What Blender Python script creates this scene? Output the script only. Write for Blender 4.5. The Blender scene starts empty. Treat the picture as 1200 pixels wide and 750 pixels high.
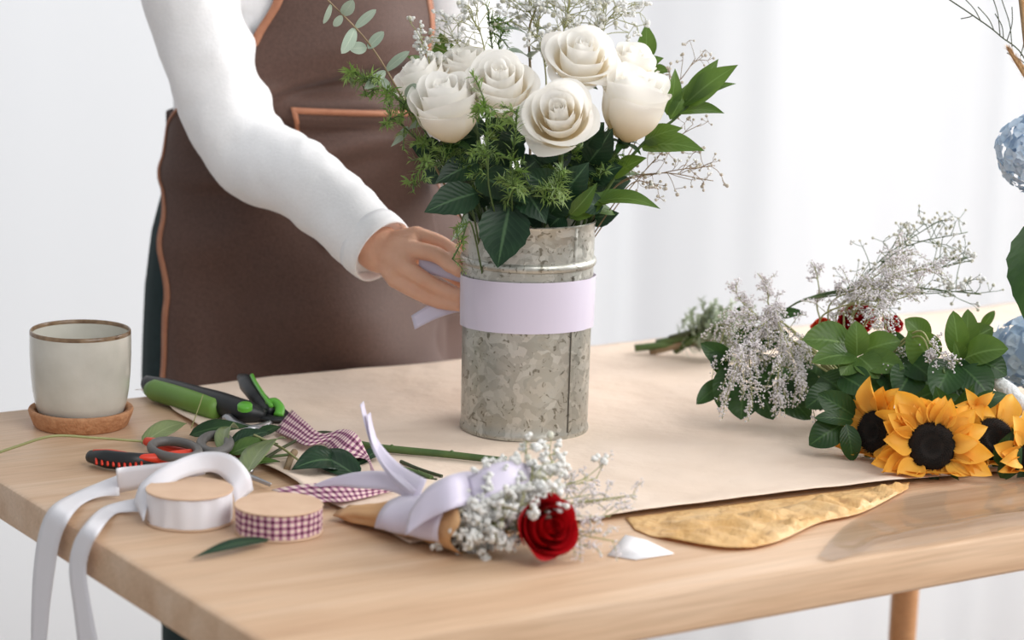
import bpy, math, random
from mathutils import Vector as V, Matrix, noise as NZ
rnd = random.Random(7)
C = bpy.context.scene.collection
R = math.radians
PI = math.pi
# ------------------------------------------------------------------ camera geometry (1200x750 frame)
TZ = 0.75                      # table top height
F_PX, PITCH, ROLL = 3018.0, R(11.15), R(1.45)
CAM = V((0, 0, TZ + 0.5963))
FW = V((0, math.cos(PITCH), -math.sin(PITCH)))
_rt = V((1, 0, 0)); _up = _rt.cross(FW)
RT = math.cos(ROLL) * _rt + math.sin(ROLL) * _up
UP = -math.sin(ROLL) * _rt + math.cos(ROLL) * _up

def ray(x, y):
    return FW + RT * ((x - 600) / F_PX) - UP * ((y - 375) / F_PX)
def at(x, y, h=0.0):           # point at height h above the table top
    d = ray(x, y); return CAM + d * ((TZ + h - CAM.z) / d.z)
def pt(x, y, Y):               # point at distance Y from the camera wall
    d = ray(x, y); return CAM + d * (Y / d.y)
def mpp(P):                    # metres per pixel at a point
    return (P - CAM).dot(FW) / F_PX

# ------------------------------------------------------------------ mesh building
ORG = {}
def lin(c):
    c /= 255.0
    return c / 12.92 if c <= 0.04045 else ((c + 0.055) / 1.055) ** 2.4
def rgb(r, g, b): return (lin(r), lin(g), lin(b), 1.0)

ICO_V = []; ICO_F = []
def _ico():
    t = (1 + 5 ** .5) / 2
    vs = [(-1, t, 0), (1, t, 0), (-1, -t, 0), (1, -t, 0), (0, -1, t), (0, 1, t), (0, -1, -t), (0, 1, -t), (t, 0, -1), (t, 0, 1), (-t, 0, -1), (-t, 0, 1)]
    ICO_V.extend([V(v).normalized() for v in vs])
    ICO_F.extend([(0, 11, 5), (0, 5, 1), (0, 1, 7), (0, 7, 10), (0, 10, 11), (1, 5, 9), (5, 11, 4), (11, 10, 2), (10, 7, 6), (7, 1, 8), (3, 9, 4), (3, 4, 2), (3, 2, 6), (3, 6, 8), (3, 8, 9), (4, 9, 5), (2, 4, 11), (6, 2, 10), (8, 6, 7), (9, 8, 1)])
_ico()
def _sub(vs, fs):
    vs = list(vs); cache = {}; out = []
    def mid(a, b):
        k = (min(a, b), max(a, b))
        if k not in cache:
            vs.append(((vs[a] + vs[b]) / 2).normalized()); cache[k] = len(vs) - 1
        return cache[k]
    for a, b, c in fs:
        x, y, z = mid(a, b), mid(b, c), mid(c, a)
        out += [(a, x, z), (b, y, x), (c, z, y), (x, y, z)]
    return vs, out
ICO2 = _sub(ICO_V, ICO_F); ICO3 = _sub(*ICO2)

def spline(pts, n=6):
    pts = [p if isinstance(p, V) else V(p) for p in pts]
    if len(pts) < 3: 
        return [pts[0].lerp(pts[-1], i / n) for i in range(n + 1)]
    P = [2 * pts[0] - pts[1]] + pts + [2 * pts[-1] - pts[-2]]
    out = []
    for i in range(1, len(P) - 2):
        a, b, c, d = P[i - 1:i + 3]
        for k in range(n):
            t = k / n
            out.append(.5 * ((2 * b) + (c - a) * t + (2 * a - 5 * b + 4 * c - d) * t * t + (3 * b - a - 3 * c + d) * t ** 3))
    out.append(pts[-1].copy()); return out
def lerpv(lst, t):
    x = t * (len(lst) - 1); i = min(int(x), len(lst) - 2); f = x - i
    return lst[i] + (lst[i + 1] - lst[i]) * f
def sm(a, b, x):
    t = max(0, min(1, (x - a) / (b - a))); return t * t * (3 - 2 * t)
def perp(d):
    d = d.normalized(); a = V((0, 0, 1)) if abs(d.z) < .9 else V((1, 0, 0))
    e = d.cross(a).normalized(); return e, d.cross(e).normalized()
def rvec():
    while True:
        v = V((rnd.uniform(-1, 1), rnd.uniform(-1, 1), rnd.uniform(-1, 1)))
        if .05 < v.length < 1: return v.normalized()

class MB:
    def __init__(s): s.v = []; s.f = []; s.m = []; s.uv = []
    def add(s, vs, fs, m=0, uvs=None):
        o = len(s.v); s.v += vs; s.uv += uvs if uvs else [(0, 0)] * len(vs)
        s.f += [tuple(i + o for i in f) for f in fs]; s.m += [m] * len(fs)
    def grid(s, rows, m=0, closed=False, uvs=None):
        nv, nu = len(rows), len(rows[0]); vs = [p for r in rows for p in r]
        if uvs is None: uvs = [(u / max(1, nu - 1), v / max(1, nv - 1)) for v in range(nv) for u in range(nu)]
        else: uvs = [p for r in uvs for p in r]
        fs = []
        for v in range(nv - 1):
            for u in range(nu if closed else nu - 1):
                u2 = (u + 1) % nu
                fs.append((v * nu + u, v * nu + u2, (v + 1) * nu + u2, (v + 1) * nu + u))
        s.add(vs, fs, m, uvs)
    def tube(s, pts, rad, n=8, m=0, cap=True, flat=None, up=None, closed=False):
        # flat: vertical/horizontal squash given as (rw, rh) multipliers with up direction
        k = len(pts); rads = rad if isinstance(rad, list) else [rad] * k
        rows = []; e = None; dist = 0; uvs = []
        for i, p in enumerate(pts):
            if closed: d = pts[(i + 1) % k] - pts[i - 1]
            else: d = pts[min(i + 1, k - 1)] - pts[max(i - 1, 0)]
            d = d.normalized() if d.length > 1e-9 else V((0, 0, 1))
            if up is not None: e = d.cross(up).normalized()
            elif e is None: e = perp(d)[0]
            else:
                e = e - d * e.dot(d); e = e.normalized() if e.length > 1e-6 else perp(d)[0]
            g = e.cross(d) if up is not None else d.cross(e)
            rw, rh = (rads[i] if isinstance(rads[i], tuple) else (rads[i], rads[i]))
            rows.append([p + e * (rw * math.cos(2 * PI * j / n)) + g * (rh * math.sin(2 * PI * j / n)) for j in range(n)])
            if i: dist += (p - pts[i - 1]).length
            uvs.append([(j / n, dist) for j in range(n)])
        if closed: rows.append([q.copy() for q in rows[0]]); uvs.append(uvs[0])
        o = len(s.v); s.grid(rows, m, True, uvs)
        if cap and not closed:
            s.f.append(tuple(o + j for j in reversed(range(n)))); s.m.append(m)
            b = o + (k - 1) * n; s.f.append(tuple(b + j for j in range(n))); s.m.append(m)
    def lathe(s, prof, c, n=48, m=0, ax=None, mi=None):
        ax = (ax or V((0, 0, 1))).normalized(); e, g = perp(ax)
        rows = [[c + ax * z + e * (r * math.cos(2 * PI * j / n)) + g * (r * math.sin(2 * PI * j / n)) for j in range(n)] for r, z in prof]
        s.grid(rows, m, True, [[(j / n, z) for j in range(n)] for r, z in prof])
    def ball(s, c, r, m=0, sub=1, jit=0.0, sc=(1, 1, 1), rot=None):
        vs, fs = (ICO_V, ICO_F) if sub == 1 else (ICO2 if sub == 2 else ICO3)
        out = []
        for v in vs:
            w = V((v.x * sc[0], v.y * sc[1], v.z * sc[2])) * (r * (1 + rnd.uniform(-jit, jit)))
            if rot is not None: w = rot @ w
            out.append(c + w)
        s.add(out, fs, m)
    def leaf(s, base, tip, w, nrm, curl=.12, fold=.25, m=0, nv=8, nu=4, serr=0, tipk=1.0, wave=0.0, wmax=.8, rp=.62):
        axis = tip - base; L = axis.length; t = axis / L
        side = t.cross(nrm); side = side.normalized() if side.length > 1e-5 else perp(t)[0]
        n = side.cross(t).normalized(); rows = []; uvs = []; ph = rnd.uniform(0, 6)
        for v in range(nv + 1):
            q = v / nv
            pr = math.sin(PI * min(1, q ** wmax)) ** (rp + .28 * q * tipk) if 0 < q < 1 else 0
            pr = max(pr * (1 - .25 * q ** 3 * tipk), .03 if q < .5 else .004)
            if serr and 0 < v < nv: pr *= 1 + (serr if v % 2 else -serr)
            c = base + axis * q + n * (curl * L * (math.sin(PI * q * .9) - .3 * q))
            row = []; ur = []
            for u in range(nu + 1):
                k = u / nu * 2 - 1
                row.append(c + side * (w * .5 * pr * k) + n * (fold * w * .5 * pr * k * k + wave * w * math.sin(q * 9 + ph + k * 2) * abs(k)))
                ur.append((u / nu, q))
            rows.append(row); uvs.append(ur)
        s.grid(rows, m, False, uvs)
    def strip(s, e1, e2, m=0, nu=4, n=5, bulge=0.0):
        a = spline(e1, n); b = spline(e2, n); d = 0; rows = []; uvs = []
        for i, (p, q) in enumerate(zip(a, b)):
            if i: d += ((p + q) / 2 - (a[i - 1] + b[i - 1]) / 2).length
            rows.append([p.lerp(q, u / nu) for u in range(nu + 1)])
            w = (p - q).length
            uvs.append([(u / nu, d) for u in range(nu + 1)])
        s.grid(rows, m, False, uvs)
    def build(s, name, mats, parent=None, loc=None, smooth=True, sharp=None, solid=0):
        org = ORG[parent.name] if parent is not None else (loc or V((0, 0, 0)))
        me = bpy.data.meshes.new(name)
        me.from_pydata([tuple(p - org) for p in s.v], [], s.f)
        if not isinstance(mats, (list, tuple)): mats = [mats]
        for mt in mats: me.materials.append(mt)
        me.polygons.foreach_set('material_index', s.m)
        me.polygons.foreach_set('use_smooth', [smooth] * len(s.f))
        ul = me.uv_layers.new(name='UVMap'); li = [0] * len(me.loops); me.loops.foreach_get('vertex_index', li)
        ul.data.foreach_set('uv', [c for i in li for c in s.uv[i]])
        me.validate(); me.update()
        if sharp is not None: me.set_sharp_from_angle(angle=R(sharp))
        o = bpy.data.objects.new(name, me); C.objects.link(o)
        if parent is not None: o.parent = parent
        else: o.location = org
        ORG[o.name] = org
        if solid:
            md = o.modifiers.new('Solidify', 'SOLIDIFY'); md.thickness = solid; md.offset = 0
        return o

def tag(o, label, cat, group=None):
    o['label'] = label; o['category'] = cat
    if group: o['group'] = group
    return o
def thing(name, label, cat, loc, group=None):
    o = bpy.data.objects.new(name, None); C.objects.link(o); o.location = loc; o.empty_display_size = .05
    ORG[o.name] = V(loc); return tag(o, label, cat, group)
def struct(o): o['kind'] = 'structure'; return o

# ------------------------------------------------------------------ materials
def newmat(name):
    m = bpy.data.materials.new(name); m.use_nodes = True
    nt = m.node_tree; return m, nt, nt.nodes['Principled BSDF'], nt.nodes['Material Output']
def N(nt, t, **kw):
    n = nt.nodes.new(t)
    for k, v in kw.items():
        if k in n.inputs: n.inputs[k].default_value = v
        else: setattr(n, k, v)
    return n
def ramp(nt, stops):
    n = nt.nodes.new('ShaderNodeValToRGB'); e = n.color_ramp.elements
    while len(e) < len(stops): e.new(.5)
    for x, (p, c) in zip(e, stops): x.position = p; x.color = c
    return n
def mat(name, c1, c2=None, scale=20, rough=.5, metal=0, spec=.5, bump=0, bscale=None, transl=0, tcol=None, sheen=0, stretch=None, detail=4, coat=0, sss=0, lo=.3, hi=.7):
    m, nt, b, out = newmat(name)
    b.inputs['Roughness'].default_value = rough; b.inputs['Metallic'].default_value = metal
    b.inputs['Specular IOR Level'].default_value = spec
    if sheen: b.inputs['Sheen Weight'].default_value = sheen
    if coat: b.inputs['Coat Weight'].default_value = coat
    if sss:
        b.inputs['Subsurface Weight'].default_value = sss; b.inputs['Subsurface Radius'].default_value = (.01, .004, .002); b.inputs['Subsurface Scale'].default_value = .6
    tc = N(nt, 'ShaderNodeTexCoord'); mp = N(nt, 'ShaderNodeMapping'); nt.links.new(tc.outputs['Object'], mp.inputs['Vector'])
    if stretch: mp.inputs['Scale'].default_value = stretch
    col = None
    if c2 is not None:
        nz = N(nt, 'ShaderNodeTexNoise', Scale=scale, Detail=detail); nt.links.new(mp.outputs[0], nz.inputs['Vector'])
        rp = ramp(nt, [(lo, c1), (hi, c2)]); nt.links.new(nz.outputs['Fac'], rp.inputs[0]); col = rp.outputs[0]
        nt.links.new(col, b.inputs['Base Color'])
    else: b.inputs['Base Color'].default_value = c1
    if bump:
        nb = N(nt, 'ShaderNodeTexNoise', Scale=bscale or scale, Detail=5.0); nt.links.new(mp.outputs[0], nb.inputs['Vector'])
        bp = N(nt, 'ShaderNodeBump', Strength=bump, Distance=.01); nt.links.new(nb.outputs['Fac'], bp.inputs['Height']); nt.links.new(bp.outputs[0], b.inputs['Normal'])
    if transl:
        tr = N(nt, 'ShaderNodeBsdfTranslucent'); tr.inputs[0].default_value = tcol or c1
        mx = N(nt, 'ShaderNodeMixShader', Fac=transl); nt.links.new(b.outputs[0], mx.inputs[1]); nt.links.new(tr.outputs[0], mx.inputs[2]); nt.links.new(mx.outputs[0], out.inputs['Surface'])
    return m
def leafmat(name, c1, c2, vein, rough=.38, transl=.22, tcol=None, spec=.4, side=.07):
    m, nt, b, out = newmat(name); L = nt.links
    b.inputs['Roughness'].default_value = rough; b.inputs['Specular IOR Level'].default_value = spec
    tc = N(nt, 'ShaderNodeTexCoord'); uv = N(nt, 'ShaderNodeSeparateXYZ'); L.new(tc.outputs['UV'], uv.inputs[0])
    nz = N(nt, 'ShaderNodeTexNoise', Scale=35.0, Detail=2.0); L.new(tc.outputs['Object'], nz.inputs['Vector'])
    rp = ramp(nt, [(.3, c1), (.7, c2)]); L.new(nz.outputs['Fac'], rp.inputs[0])
    s1 = N(nt, 'ShaderNodeMath', operation='SUBTRACT'); L.new(uv.outputs['X'], s1.inputs[0]); s1.inputs[1].default_value = .5
    ab = N(nt, 'ShaderNodeMath', operation='ABSOLUTE'); L.new(s1.outputs[0], ab.inputs[0])
    # side veins: sin((v - |u|*.5)*k)
    mu = N(nt, 'ShaderNodeMath', operation='MULTIPLY_ADD'); L.new(ab.outputs[0], mu.inputs[0]); mu.inputs[1].default_value = -.6; L.new(uv.outputs['Y'], mu.inputs[2])
    m2 = N(nt, 'ShaderNodeMath', operation='MULTIPLY'); L.new(mu.outputs[0], m2.inputs[0]); m2.inputs[1].default_value = 55
    si = N(nt, 'ShaderNodeMath', operation='SINE'); L.new(m2.outputs[0], si.inputs[0])
    mr = N(nt, 'ShaderNodeMapRange'); L.new(ab.outputs[0], mr.inputs[0]); mr.inputs[1].default_value = .012; mr.inputs[2].default_value = .05; mr.inputs[3].default_value = 1; mr.inputs[4].default_value = 0
    mr2 = N(nt, 'ShaderNodeMapRange'); L.new(si.outputs[0], mr2.inputs[0]); mr2.inputs[1].default_value = .8; mr2.inputs[2].default_value = 1; mr2.inputs[3].default_value = 0; mr2.inputs[4].default_value = side
    mxv = N(nt, 'ShaderNodeMath', operation='MAXIMUM'); L.new(mr.outputs[0], mxv.inputs[0]); L.new(mr2.outputs[0], mxv.inputs[1])
    mx = N(nt, 'ShaderNodeMix', data_type='RGBA'); L.new(mxv.outputs[0], mx.inputs[0]); L.new(rp.outputs[0], mx.inputs[6]); mx.inputs[7].default_value = vein
    L.new(mx.outputs[2], b.inputs['Base Color'])
    bp = N(nt, 'ShaderNodeBump', Strength=.10, Distance=.002); L.new(si.outputs[0], bp.inputs['Height']); L.new(bp.outputs[0], b.inputs['Normal'])
    tr = N(nt, 'ShaderNodeBsdfTranslucent'); tr.inputs[0].default_value = tcol or c2
    ms = N(nt, 'ShaderNodeMixShader', Fac=transl); L.new(b.outputs[0], ms.inputs[1]); L.new(tr.outputs[0], ms.inputs[2]); L.new(ms.outputs[0], out.inputs['Surface'])
    return m
def woodmat(name, c1, c2, c3, yaw, rough=.45):
    m, nt, b, out = newmat(name); L = nt.links
    tc = N(nt, 'ShaderNodeTexCoord'); mp = N(nt, 'ShaderNodeMapping'); L.new(tc.outputs['Object'], mp.inputs[0])
    mp.inputs['Rotation'].default_value = (0, 0, -yaw); mp2 = N(nt, 'ShaderNodeMapping'); L.new(mp.outputs[0], mp2.inputs[0]); mp2.inputs['Scale'].default_value = (1.2, 14, 14)
    n1 = N(nt, 'ShaderNodeTexNoise', Scale=2.2, Detail=6.0, Distortion=.6); L.new(mp2.outputs[0], n1.inputs['Vector'])
    mp3 = N(nt, 'ShaderNodeMapping'); L.new(mp.outputs[0], mp3.inputs[0]); mp3.inputs['Scale'].default_value = (6, 160, 160)
    n2 = N(nt, 'ShaderNodeTexNoise', Scale=2.0, Detail=3.0); L.new(mp3.outputs[0], n2.inputs['Vector'])
    rp = ramp(nt, [(.3, c1), (.5, c2), (.72, c3)]); L.new(n1.outputs['Fac'], rp.inputs[0])
    rp2 = ramp(nt, [(.35, (.78, .76, .73, 1)), (.6, (1, 1, 1, 1))]); L.new(n2.outputs['Fac'], rp2.inputs[0])
    mx = N(nt, 'ShaderNodeMix', data_type='RGBA', blend_type='MULTIPLY'); mx.inputs[0].default_value = .6; L.new(rp.outputs[0], mx.inputs[6]); L.new(rp2.outputs[0], mx.inputs[7])
    L.new(mx.outputs[2], b.inputs['Base Color']); b.inputs['Roughness'].default_value = rough
    return m
def ginghammat():
    m, nt, b, out = newmat('gingham cloth'); L = nt.links
    tc = N(nt, 'ShaderNodeTexCoord'); uv = N(nt, 'ShaderNodeSeparateXYZ'); L.new(tc.outputs['UV'], uv.inputs[0])
    def stripe(sock, k):
        a = N(nt, 'ShaderNodeMath', operation='MULTIPLY'); L.new(sock, a.inputs[0]); a.inputs[1].default_value = k
        f = N(nt, 'ShaderNodeMath', operation='FRACT'); L.new(a.outputs[0], f.inputs[0])
        g = N(nt, 'ShaderNodeMath', operation='GREATER_THAN'); L.new(f.outputs[0], g.inputs[0]); g.inputs[1].default_value = .55
        return g
    s1 = stripe(uv.outputs['X'], 3.6); s2 = stripe(uv.outputs['Y'], 150)
    ad = N(nt, 'ShaderNodeMath', operation='ADD'); L.new(s1.outputs[0], ad.inputs[0]); L.new(s2.outputs[0], ad.inputs[1])
    dv = N(nt, 'ShaderNodeMath', operation='MULTIPLY'); L.new(ad.outputs[0], dv.inputs[0]); dv.inputs[1].default_value = .5
    rp = ramp(nt, [(0, rgb(222, 200, 192)), (.5, rgb(165, 112, 138)), (1, rgb(88, 26, 62))]); L.new(dv.outputs[0], rp.inputs[0])
    L.new(rp.outputs[0], b.inputs['Base Color']); b.inputs['Roughness'].default_value = .8
    return m
def galvmat():
    m, nt, b, out = newmat('galvanised steel'); L = nt.links
    tc = N(nt, 'ShaderNodeTexCoord')
    nz0 = N(nt, 'ShaderNodeTexNoise', Scale=30.0, Detail=3.0); L.new(tc.outputs['Object'], nz0.inputs['Vector'])
    mxv = N(nt, 'ShaderNodeMix', data_type='RGBA'); mxv.inputs[0].default_value = .06; L.new(tc.outputs['Object'], mxv.inputs[6]); L.new(nz0.outputs['Color'], mxv.inputs[7])
    vo = N(nt, 'ShaderNodeTexVoronoi', Scale=110.0); L.new(mxv.outputs[2], vo.inputs['Vector'])
    rp = ramp(nt, [(0, rgb(170, 169, 161)), (.5, rgb(184, 183, 175)), (1, rgb(200, 199, 192))]); 
    sp = N(nt, 'ShaderNodeSeparateColor'); L.new(vo.outputs['Color'], sp.inputs[0]); L.new(sp.outputs[0], rp.inputs[0])
    n2 = N(nt, 'ShaderNodeTexNoise', Scale=85.0, Detail=2.5, Distortion=2.2); L.new(tc.outputs['Object'], n2.inputs['Vector'])
    rp2 = ramp(nt, [(.60, (1, 1, 1, 1)), (.67, (.45, .43, .38, 1))]); L.new(n2.outputs['Fac'], rp2.inputs[0])
    mx = N(nt, 'ShaderNodeMix', data_type='RGBA', blend_type='MULTIPLY'); mx.inputs[0].default_value = .95; L.new(rp.outputs[0], mx.inputs[6]); L.new(rp2.outputs[0], mx.inputs[7])
    L.new(mx.outputs[2], b.inputs['Base Color']); b.inputs['Metallic'].default_value = .85
    rr = N(nt, 'ShaderNodeMapRange'); L.new(sp.outputs[1], rr.inputs[0]); rr.inputs[3].default_value = .32; rr.inputs[4].default_value = .5; L.new(rr.outputs[0], b.inputs['Roughness'])
    bp = N(nt, 'ShaderNodeBump', Strength=.15, Distance=.002); L.new(n2.outputs['Fac'], bp.inputs['Height']); L.new(bp.outputs[0], b.inputs['Normal'])
    return m
def filmmat(name, rough, fac, tint):
    m, nt, b, out = newmat(name); L = nt.links
    tr = N(nt, 'ShaderNodeBsdfTransparent'); tr.inputs[0].default_value = tint
    gl = N(nt, 'ShaderNodeBsdfGlossy', Roughness=rough); fr = N(nt, 'ShaderNodeFresnel', IOR=1.55)
    mu = N(nt, 'ShaderNodeMath', operation='MULTIPLY'); L.new(fr.outputs[0], mu.inputs[0]); mu.inputs[1].default_value = fac
    mx = N(nt, 'ShaderNodeMixShader'); L.new(mu.outputs[0], mx.inputs[0]); L.new(tr.outputs[0], mx.inputs[1]); L.new(gl.outputs[0], mx.inputs[2]); L.new(mx.outputs[0], out.inputs['Surface'])
    return m

M = {}
TYAW = R(32.70)
M['oak'] = woodmat('oak', rgb(194, 158, 126), rgb(205, 172, 141), rgb(213, 184, 157), TYAW)
M['oak_leg'] = woodmat('oak leg', rgb(186, 132, 86), rgb(196, 144, 98), rgb(204, 156, 112), TYAW, .35)
M['kraft'] = mat('kraft paper', rgb(221, 200, 181), rgb(230, 211, 194), 9, rough=.75, bump=.55, bscale=16, spec=.25)
M['kraft_edge'] = mat('kraft wrap', rgb(196, 150, 104), rgb(208, 166, 122), 12, rough=.7, bump=.3, bscale=25, spec=.3)
M['tissue'] = mat('yellow tissue', rgb(238, 192, 122), rgb(249, 218, 164), 18, rough=.4, bump=.9, bscale=45, transl=.3)
M['highlight_paper'] = mat('highlight paper', rgb(238, 236, 238), rough=.6)  # white of the patch that stands in for the film's highlight
M['film'] = filmmat('clear film', .12, .6, (.97, .97, .97, 1))
M['galv'] = galvmat()
M['seam'] = mat('seam metal', rgb(90, 86, 78), rough=.5, metal=.6)
M['satin'] = mat('lavender satin', rgb(214, 206, 224), rough=.38, sheen=.3, spec=.4, transl=.1)
M['satin_white'] = mat('white satin', rgb(242, 240, 245), rough=.4, sheen=.3, spec=.4, transl=.15)
M['gingham'] = ginghammat()
M['card'] = mat('spool card', rgb(206, 172, 144), rgb(216, 184, 156), 40, rough=.8)
M['ceramic'] = mat('glazed ceramic', rgb(192, 189, 178), rgb(208, 205, 195), 26, rough=.22, coat=.4, bump=.05, bscale=60)
M['rimglaze'] = mat('brown glaze', rgb(96, 70, 46), rgb(150, 124, 96), 90, rough=.25)
M['handle_dark'] = mat('dark glaze', rgb(40, 42, 48), rough=.3)
M['cork'] = mat('cork', rgb(176, 122, 84), rgb(200, 148, 108), 160, rough=.85, bump=.3, bscale=220)
M['grip_green'] = mat('green grip', rgb(96, 134, 52), rgb(106, 144, 60), 30, rough=.5)
M['bright_green'] = mat('bright green plastic', rgb(92, 168, 52), rough=.35)
M['black_plastic'] = mat('black plastic', rgb(24, 26, 28), rgb(32, 34, 36), 60, rough=.45)
M['grey_plastic'] = mat('grey plastic', rgb(92, 90, 88), rgb(104, 101, 98), 40, rough=.5)
M['steel'] = mat('steel', rgb(180, 180, 184), rough=.3, metal=.9)
M['red_plastic'] = mat('red plastic', rgb(206, 48, 26), rgb(216, 62, 34), 30, rough=.45)
M['skin'] = mat('skin', rgb(218, 166, 138), rgb(227, 178, 150), 45, rough=.5, sss=.12, bump=.12, bscale=260, spec=.35)
M['nail'] = mat('nail', rgb(222, 168, 148), rough=.25)
M['shirt'] = mat('white knit', rgb(240, 239, 240), rgb(245, 244, 245), 300, rough=.85, sheen=.1, bump=.07, bscale=320, spec=.2)
M['apron'] = mat('brown canvas', rgb(80, 58, 50), rgb(92, 68, 59), 320, rough=.62, sheen=.08, bump=.1, bscale=420, spec=.3)
M['binding'] = mat('tan binding', rgb(158, 102, 74), rgb(172, 116, 86), 120, rough=.6)
M['trousers'] = mat('dark trousers', rgb(16, 36, 38), rgb(22, 44, 46), 120, rough=.85)
M['petal'] = mat('ivory petal', rgb(253, 248, 238), rgb(254, 252, 247), 14, rough=.6, transl=.5, tcol=rgb(253, 247, 232), spec=.25)
def petalmat(name, base, rim, mid):
    m, nt, b, out = newmat(name); L = nt.links
    tc = N(nt, 'ShaderNodeTexCoord'); uv = N(nt, 'ShaderNodeSeparateXYZ'); L.new(tc.outputs['UV'], uv.inputs[0])
    rp = ramp(nt, [(.1, base), (.5, mid), (.8, rim)]); L.new(uv.outputs['Y'], rp.inputs[0]); L.new(rp.outputs[0], b.inputs['Base Color'])
    b.inputs['Roughness'].default_value = .6; b.inputs['Specular IOR Level'].default_value = .2
    tr = N(nt, 'ShaderNodeBsdfTranslucent'); L.new(rp.outputs[0], tr.inputs[0])
    mx = N(nt, 'ShaderNodeMixShader', Fac=.5); L.new(b.outputs[0], mx.inputs[1]); L.new(tr.outputs[0], mx.inputs[2]); L.new(mx.outputs[0], out.inputs['Surface'])
    return m
M['petal'] = petalmat('ivory petal', rgb(250, 236, 204), rgb(254, 252, 248), rgb(253, 247, 234))
M['petal_red'] = mat('red petal', rgb(138, 6, 16), rgb(176, 14, 24), 18, rough=.5, transl=.15, tcol=rgb(220, 20, 30), spec=.25)
M['petal_orange'] = mat('orange red petal', rgb(214, 58, 24), rgb(236, 110, 60), 22, rough=.5, transl=.2)
M['sun_petal'] = mat('sunflower petal', rgb(236, 172, 62), rgb(246, 194, 90), 40, rough=.5, transl=.25, tcol=rgb(250, 180, 50), spec=.25)
M['sun_disc'] = mat('sunflower disc', rgb(16, 11, 8), rgb(32, 21, 14), 160, rough=.9)
M['hydrangea'] = mat('hydrangea petal', rgb(182, 206, 228), rgb(226, 233, 240), 30, rough=.6, transl=.25)
M['gyp'] = mat('white blossom', rgb(236, 236, 232), rgb(246, 245, 242), 50, rough=.7, transl=.25)
M['bud'] = mat('pale bud', rgb(176, 174, 150), rgb(214, 212, 198), 60, rough=.7)
M['bud_brown'] = mat('brown bud', rgb(168, 158, 142), rgb(200, 192, 180), 60, rough=.7)
M['limonium'] = mat('dried white blossom', rgb(226, 219, 221), rgb(242, 238, 240), 80, rough=.8, transl=.15)
M['leaf_dark'] = leafmat('rose leaf', rgb(22, 46, 30), rgb(36, 64, 40), rgb(74, 102, 70), transl=.10, side=.14, spec=.3)
M['leaf_mid'] = leafmat('ruscus leaf', rgb(64, 92, 40), rgb(88, 116, 56), rgb(104, 132, 74), transl=.24, tcol=rgb(110, 140, 50), spec=.3)
M['leaf_deep'] = leafmat('deep green leaf', rgb(28, 54, 28), rgb(46, 76, 38), rgb(66, 96, 54), transl=.16, tcol=rgb(80, 120, 40), spec=.3)
M['leaf_pale'] = leafmat('pale cut leaf', rgb(112, 128, 84), rgb(134, 148, 98), rgb(150, 162, 116), transl=.15)
M['leaf_grey'] = leafmat('eucalyptus leaf', rgb(142, 160, 142), rgb(166, 180, 162), rgb(176, 188, 168), transl=.2, rough=.55)
M['fern'] = mat('fern needle', rgb(92, 120, 56), rgb(142, 164, 98), 30, rough=.5, transl=.25, tcol=rgb(130, 170, 60))
M['fern_pale'] = mat('pale fern needle', rgb(150, 164, 132), rgb(184, 192, 168), 30, rough=.6, transl=.2)
M['stem'] = mat('green stem', rgb(62, 86, 42), rgb(84, 106, 54), 40, rough=.5)
M['stem_dark'] = mat('dark stem', rgb(40, 52, 30), rgb(66, 74, 42), 60, rough=.55)
M['stem_pale'] = mat('pale stem', rgb(140, 142, 92), rgb(164, 164, 112), 40, rough=.5)
M['stem_brown'] = mat('brown stem', rgb(120, 98, 70), rgb(150, 128, 98), 60, rough=.6)
M['pampas'] = mat('tan plume', rgb(196, 158, 112), rgb(214, 180, 138), 60, rough=.9)
M['netting'] = mat('white netting', rgb(220, 222, 222), rgb(240, 240, 240), 200, rough=.7, bump=.4, bscale=300)
M['wall'] = mat('white wall paint', rgb(238, 240, 243), rgb(241, 242, 245), 4, rough=.9, spec=.1)
M['floor'] = mat('pale floor', rgb(178, 166, 156), rgb(190, 178, 168), 5, rough=.6, spec=.2)
M['curtain'] = mat('sheer curtain', rgb(244, 242, 244), rough=.9, spec=.05, transl=.5, tcol=rgb(246, 244, 246))
def curtainmat():
    m, nt, b, out = newmat('sheer curtain cloth'); L = nt.links
    b.inputs['Base Color'].default_value = rgb(240, 240, 242); b.inputs['Roughness'].default_value = .9; b.inputs['Specular IOR Level'].default_value = .05
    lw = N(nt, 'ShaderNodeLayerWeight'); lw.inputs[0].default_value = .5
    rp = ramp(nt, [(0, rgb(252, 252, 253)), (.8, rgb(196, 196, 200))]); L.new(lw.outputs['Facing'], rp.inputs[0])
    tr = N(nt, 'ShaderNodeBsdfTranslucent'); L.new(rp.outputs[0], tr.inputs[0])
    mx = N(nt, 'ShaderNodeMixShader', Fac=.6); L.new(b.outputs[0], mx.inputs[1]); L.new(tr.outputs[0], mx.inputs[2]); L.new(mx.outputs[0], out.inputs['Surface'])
    return m
M['curtain'] = curtainmat()
M['glassmat'] = filmmat('vase glass', .02, 1.0, (.93, .96, .95, 1))

# ------------------------------------------------------------------ table frame directions
TA = V((math.cos(TYAW), math.sin(TYAW), 0)); TB = V((-math.sin(TYAW), math.cos(TYAW), 0))
CORNER = at(336, 772); CORNER.z = TZ
TD, TT = .8085, .0358
_d = ray(1063, 700); _d = V((_d.x, _d.y, 0))
# the back right leg stands 7 cm inside the back edge where the sight line passes
_o = CORNER + TB * (TD - .07) - V((0, 0, TZ))
_den = TA.x * _d.y - TA.y * _d.x
LEG_S = (_d.x * _o.y - _d.y * _o.x) / _den
TL = LEG_S + .075
def tp(s, t, z=0): return CORNER + TA * s + TB * t + V((0, 0, z))

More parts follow.
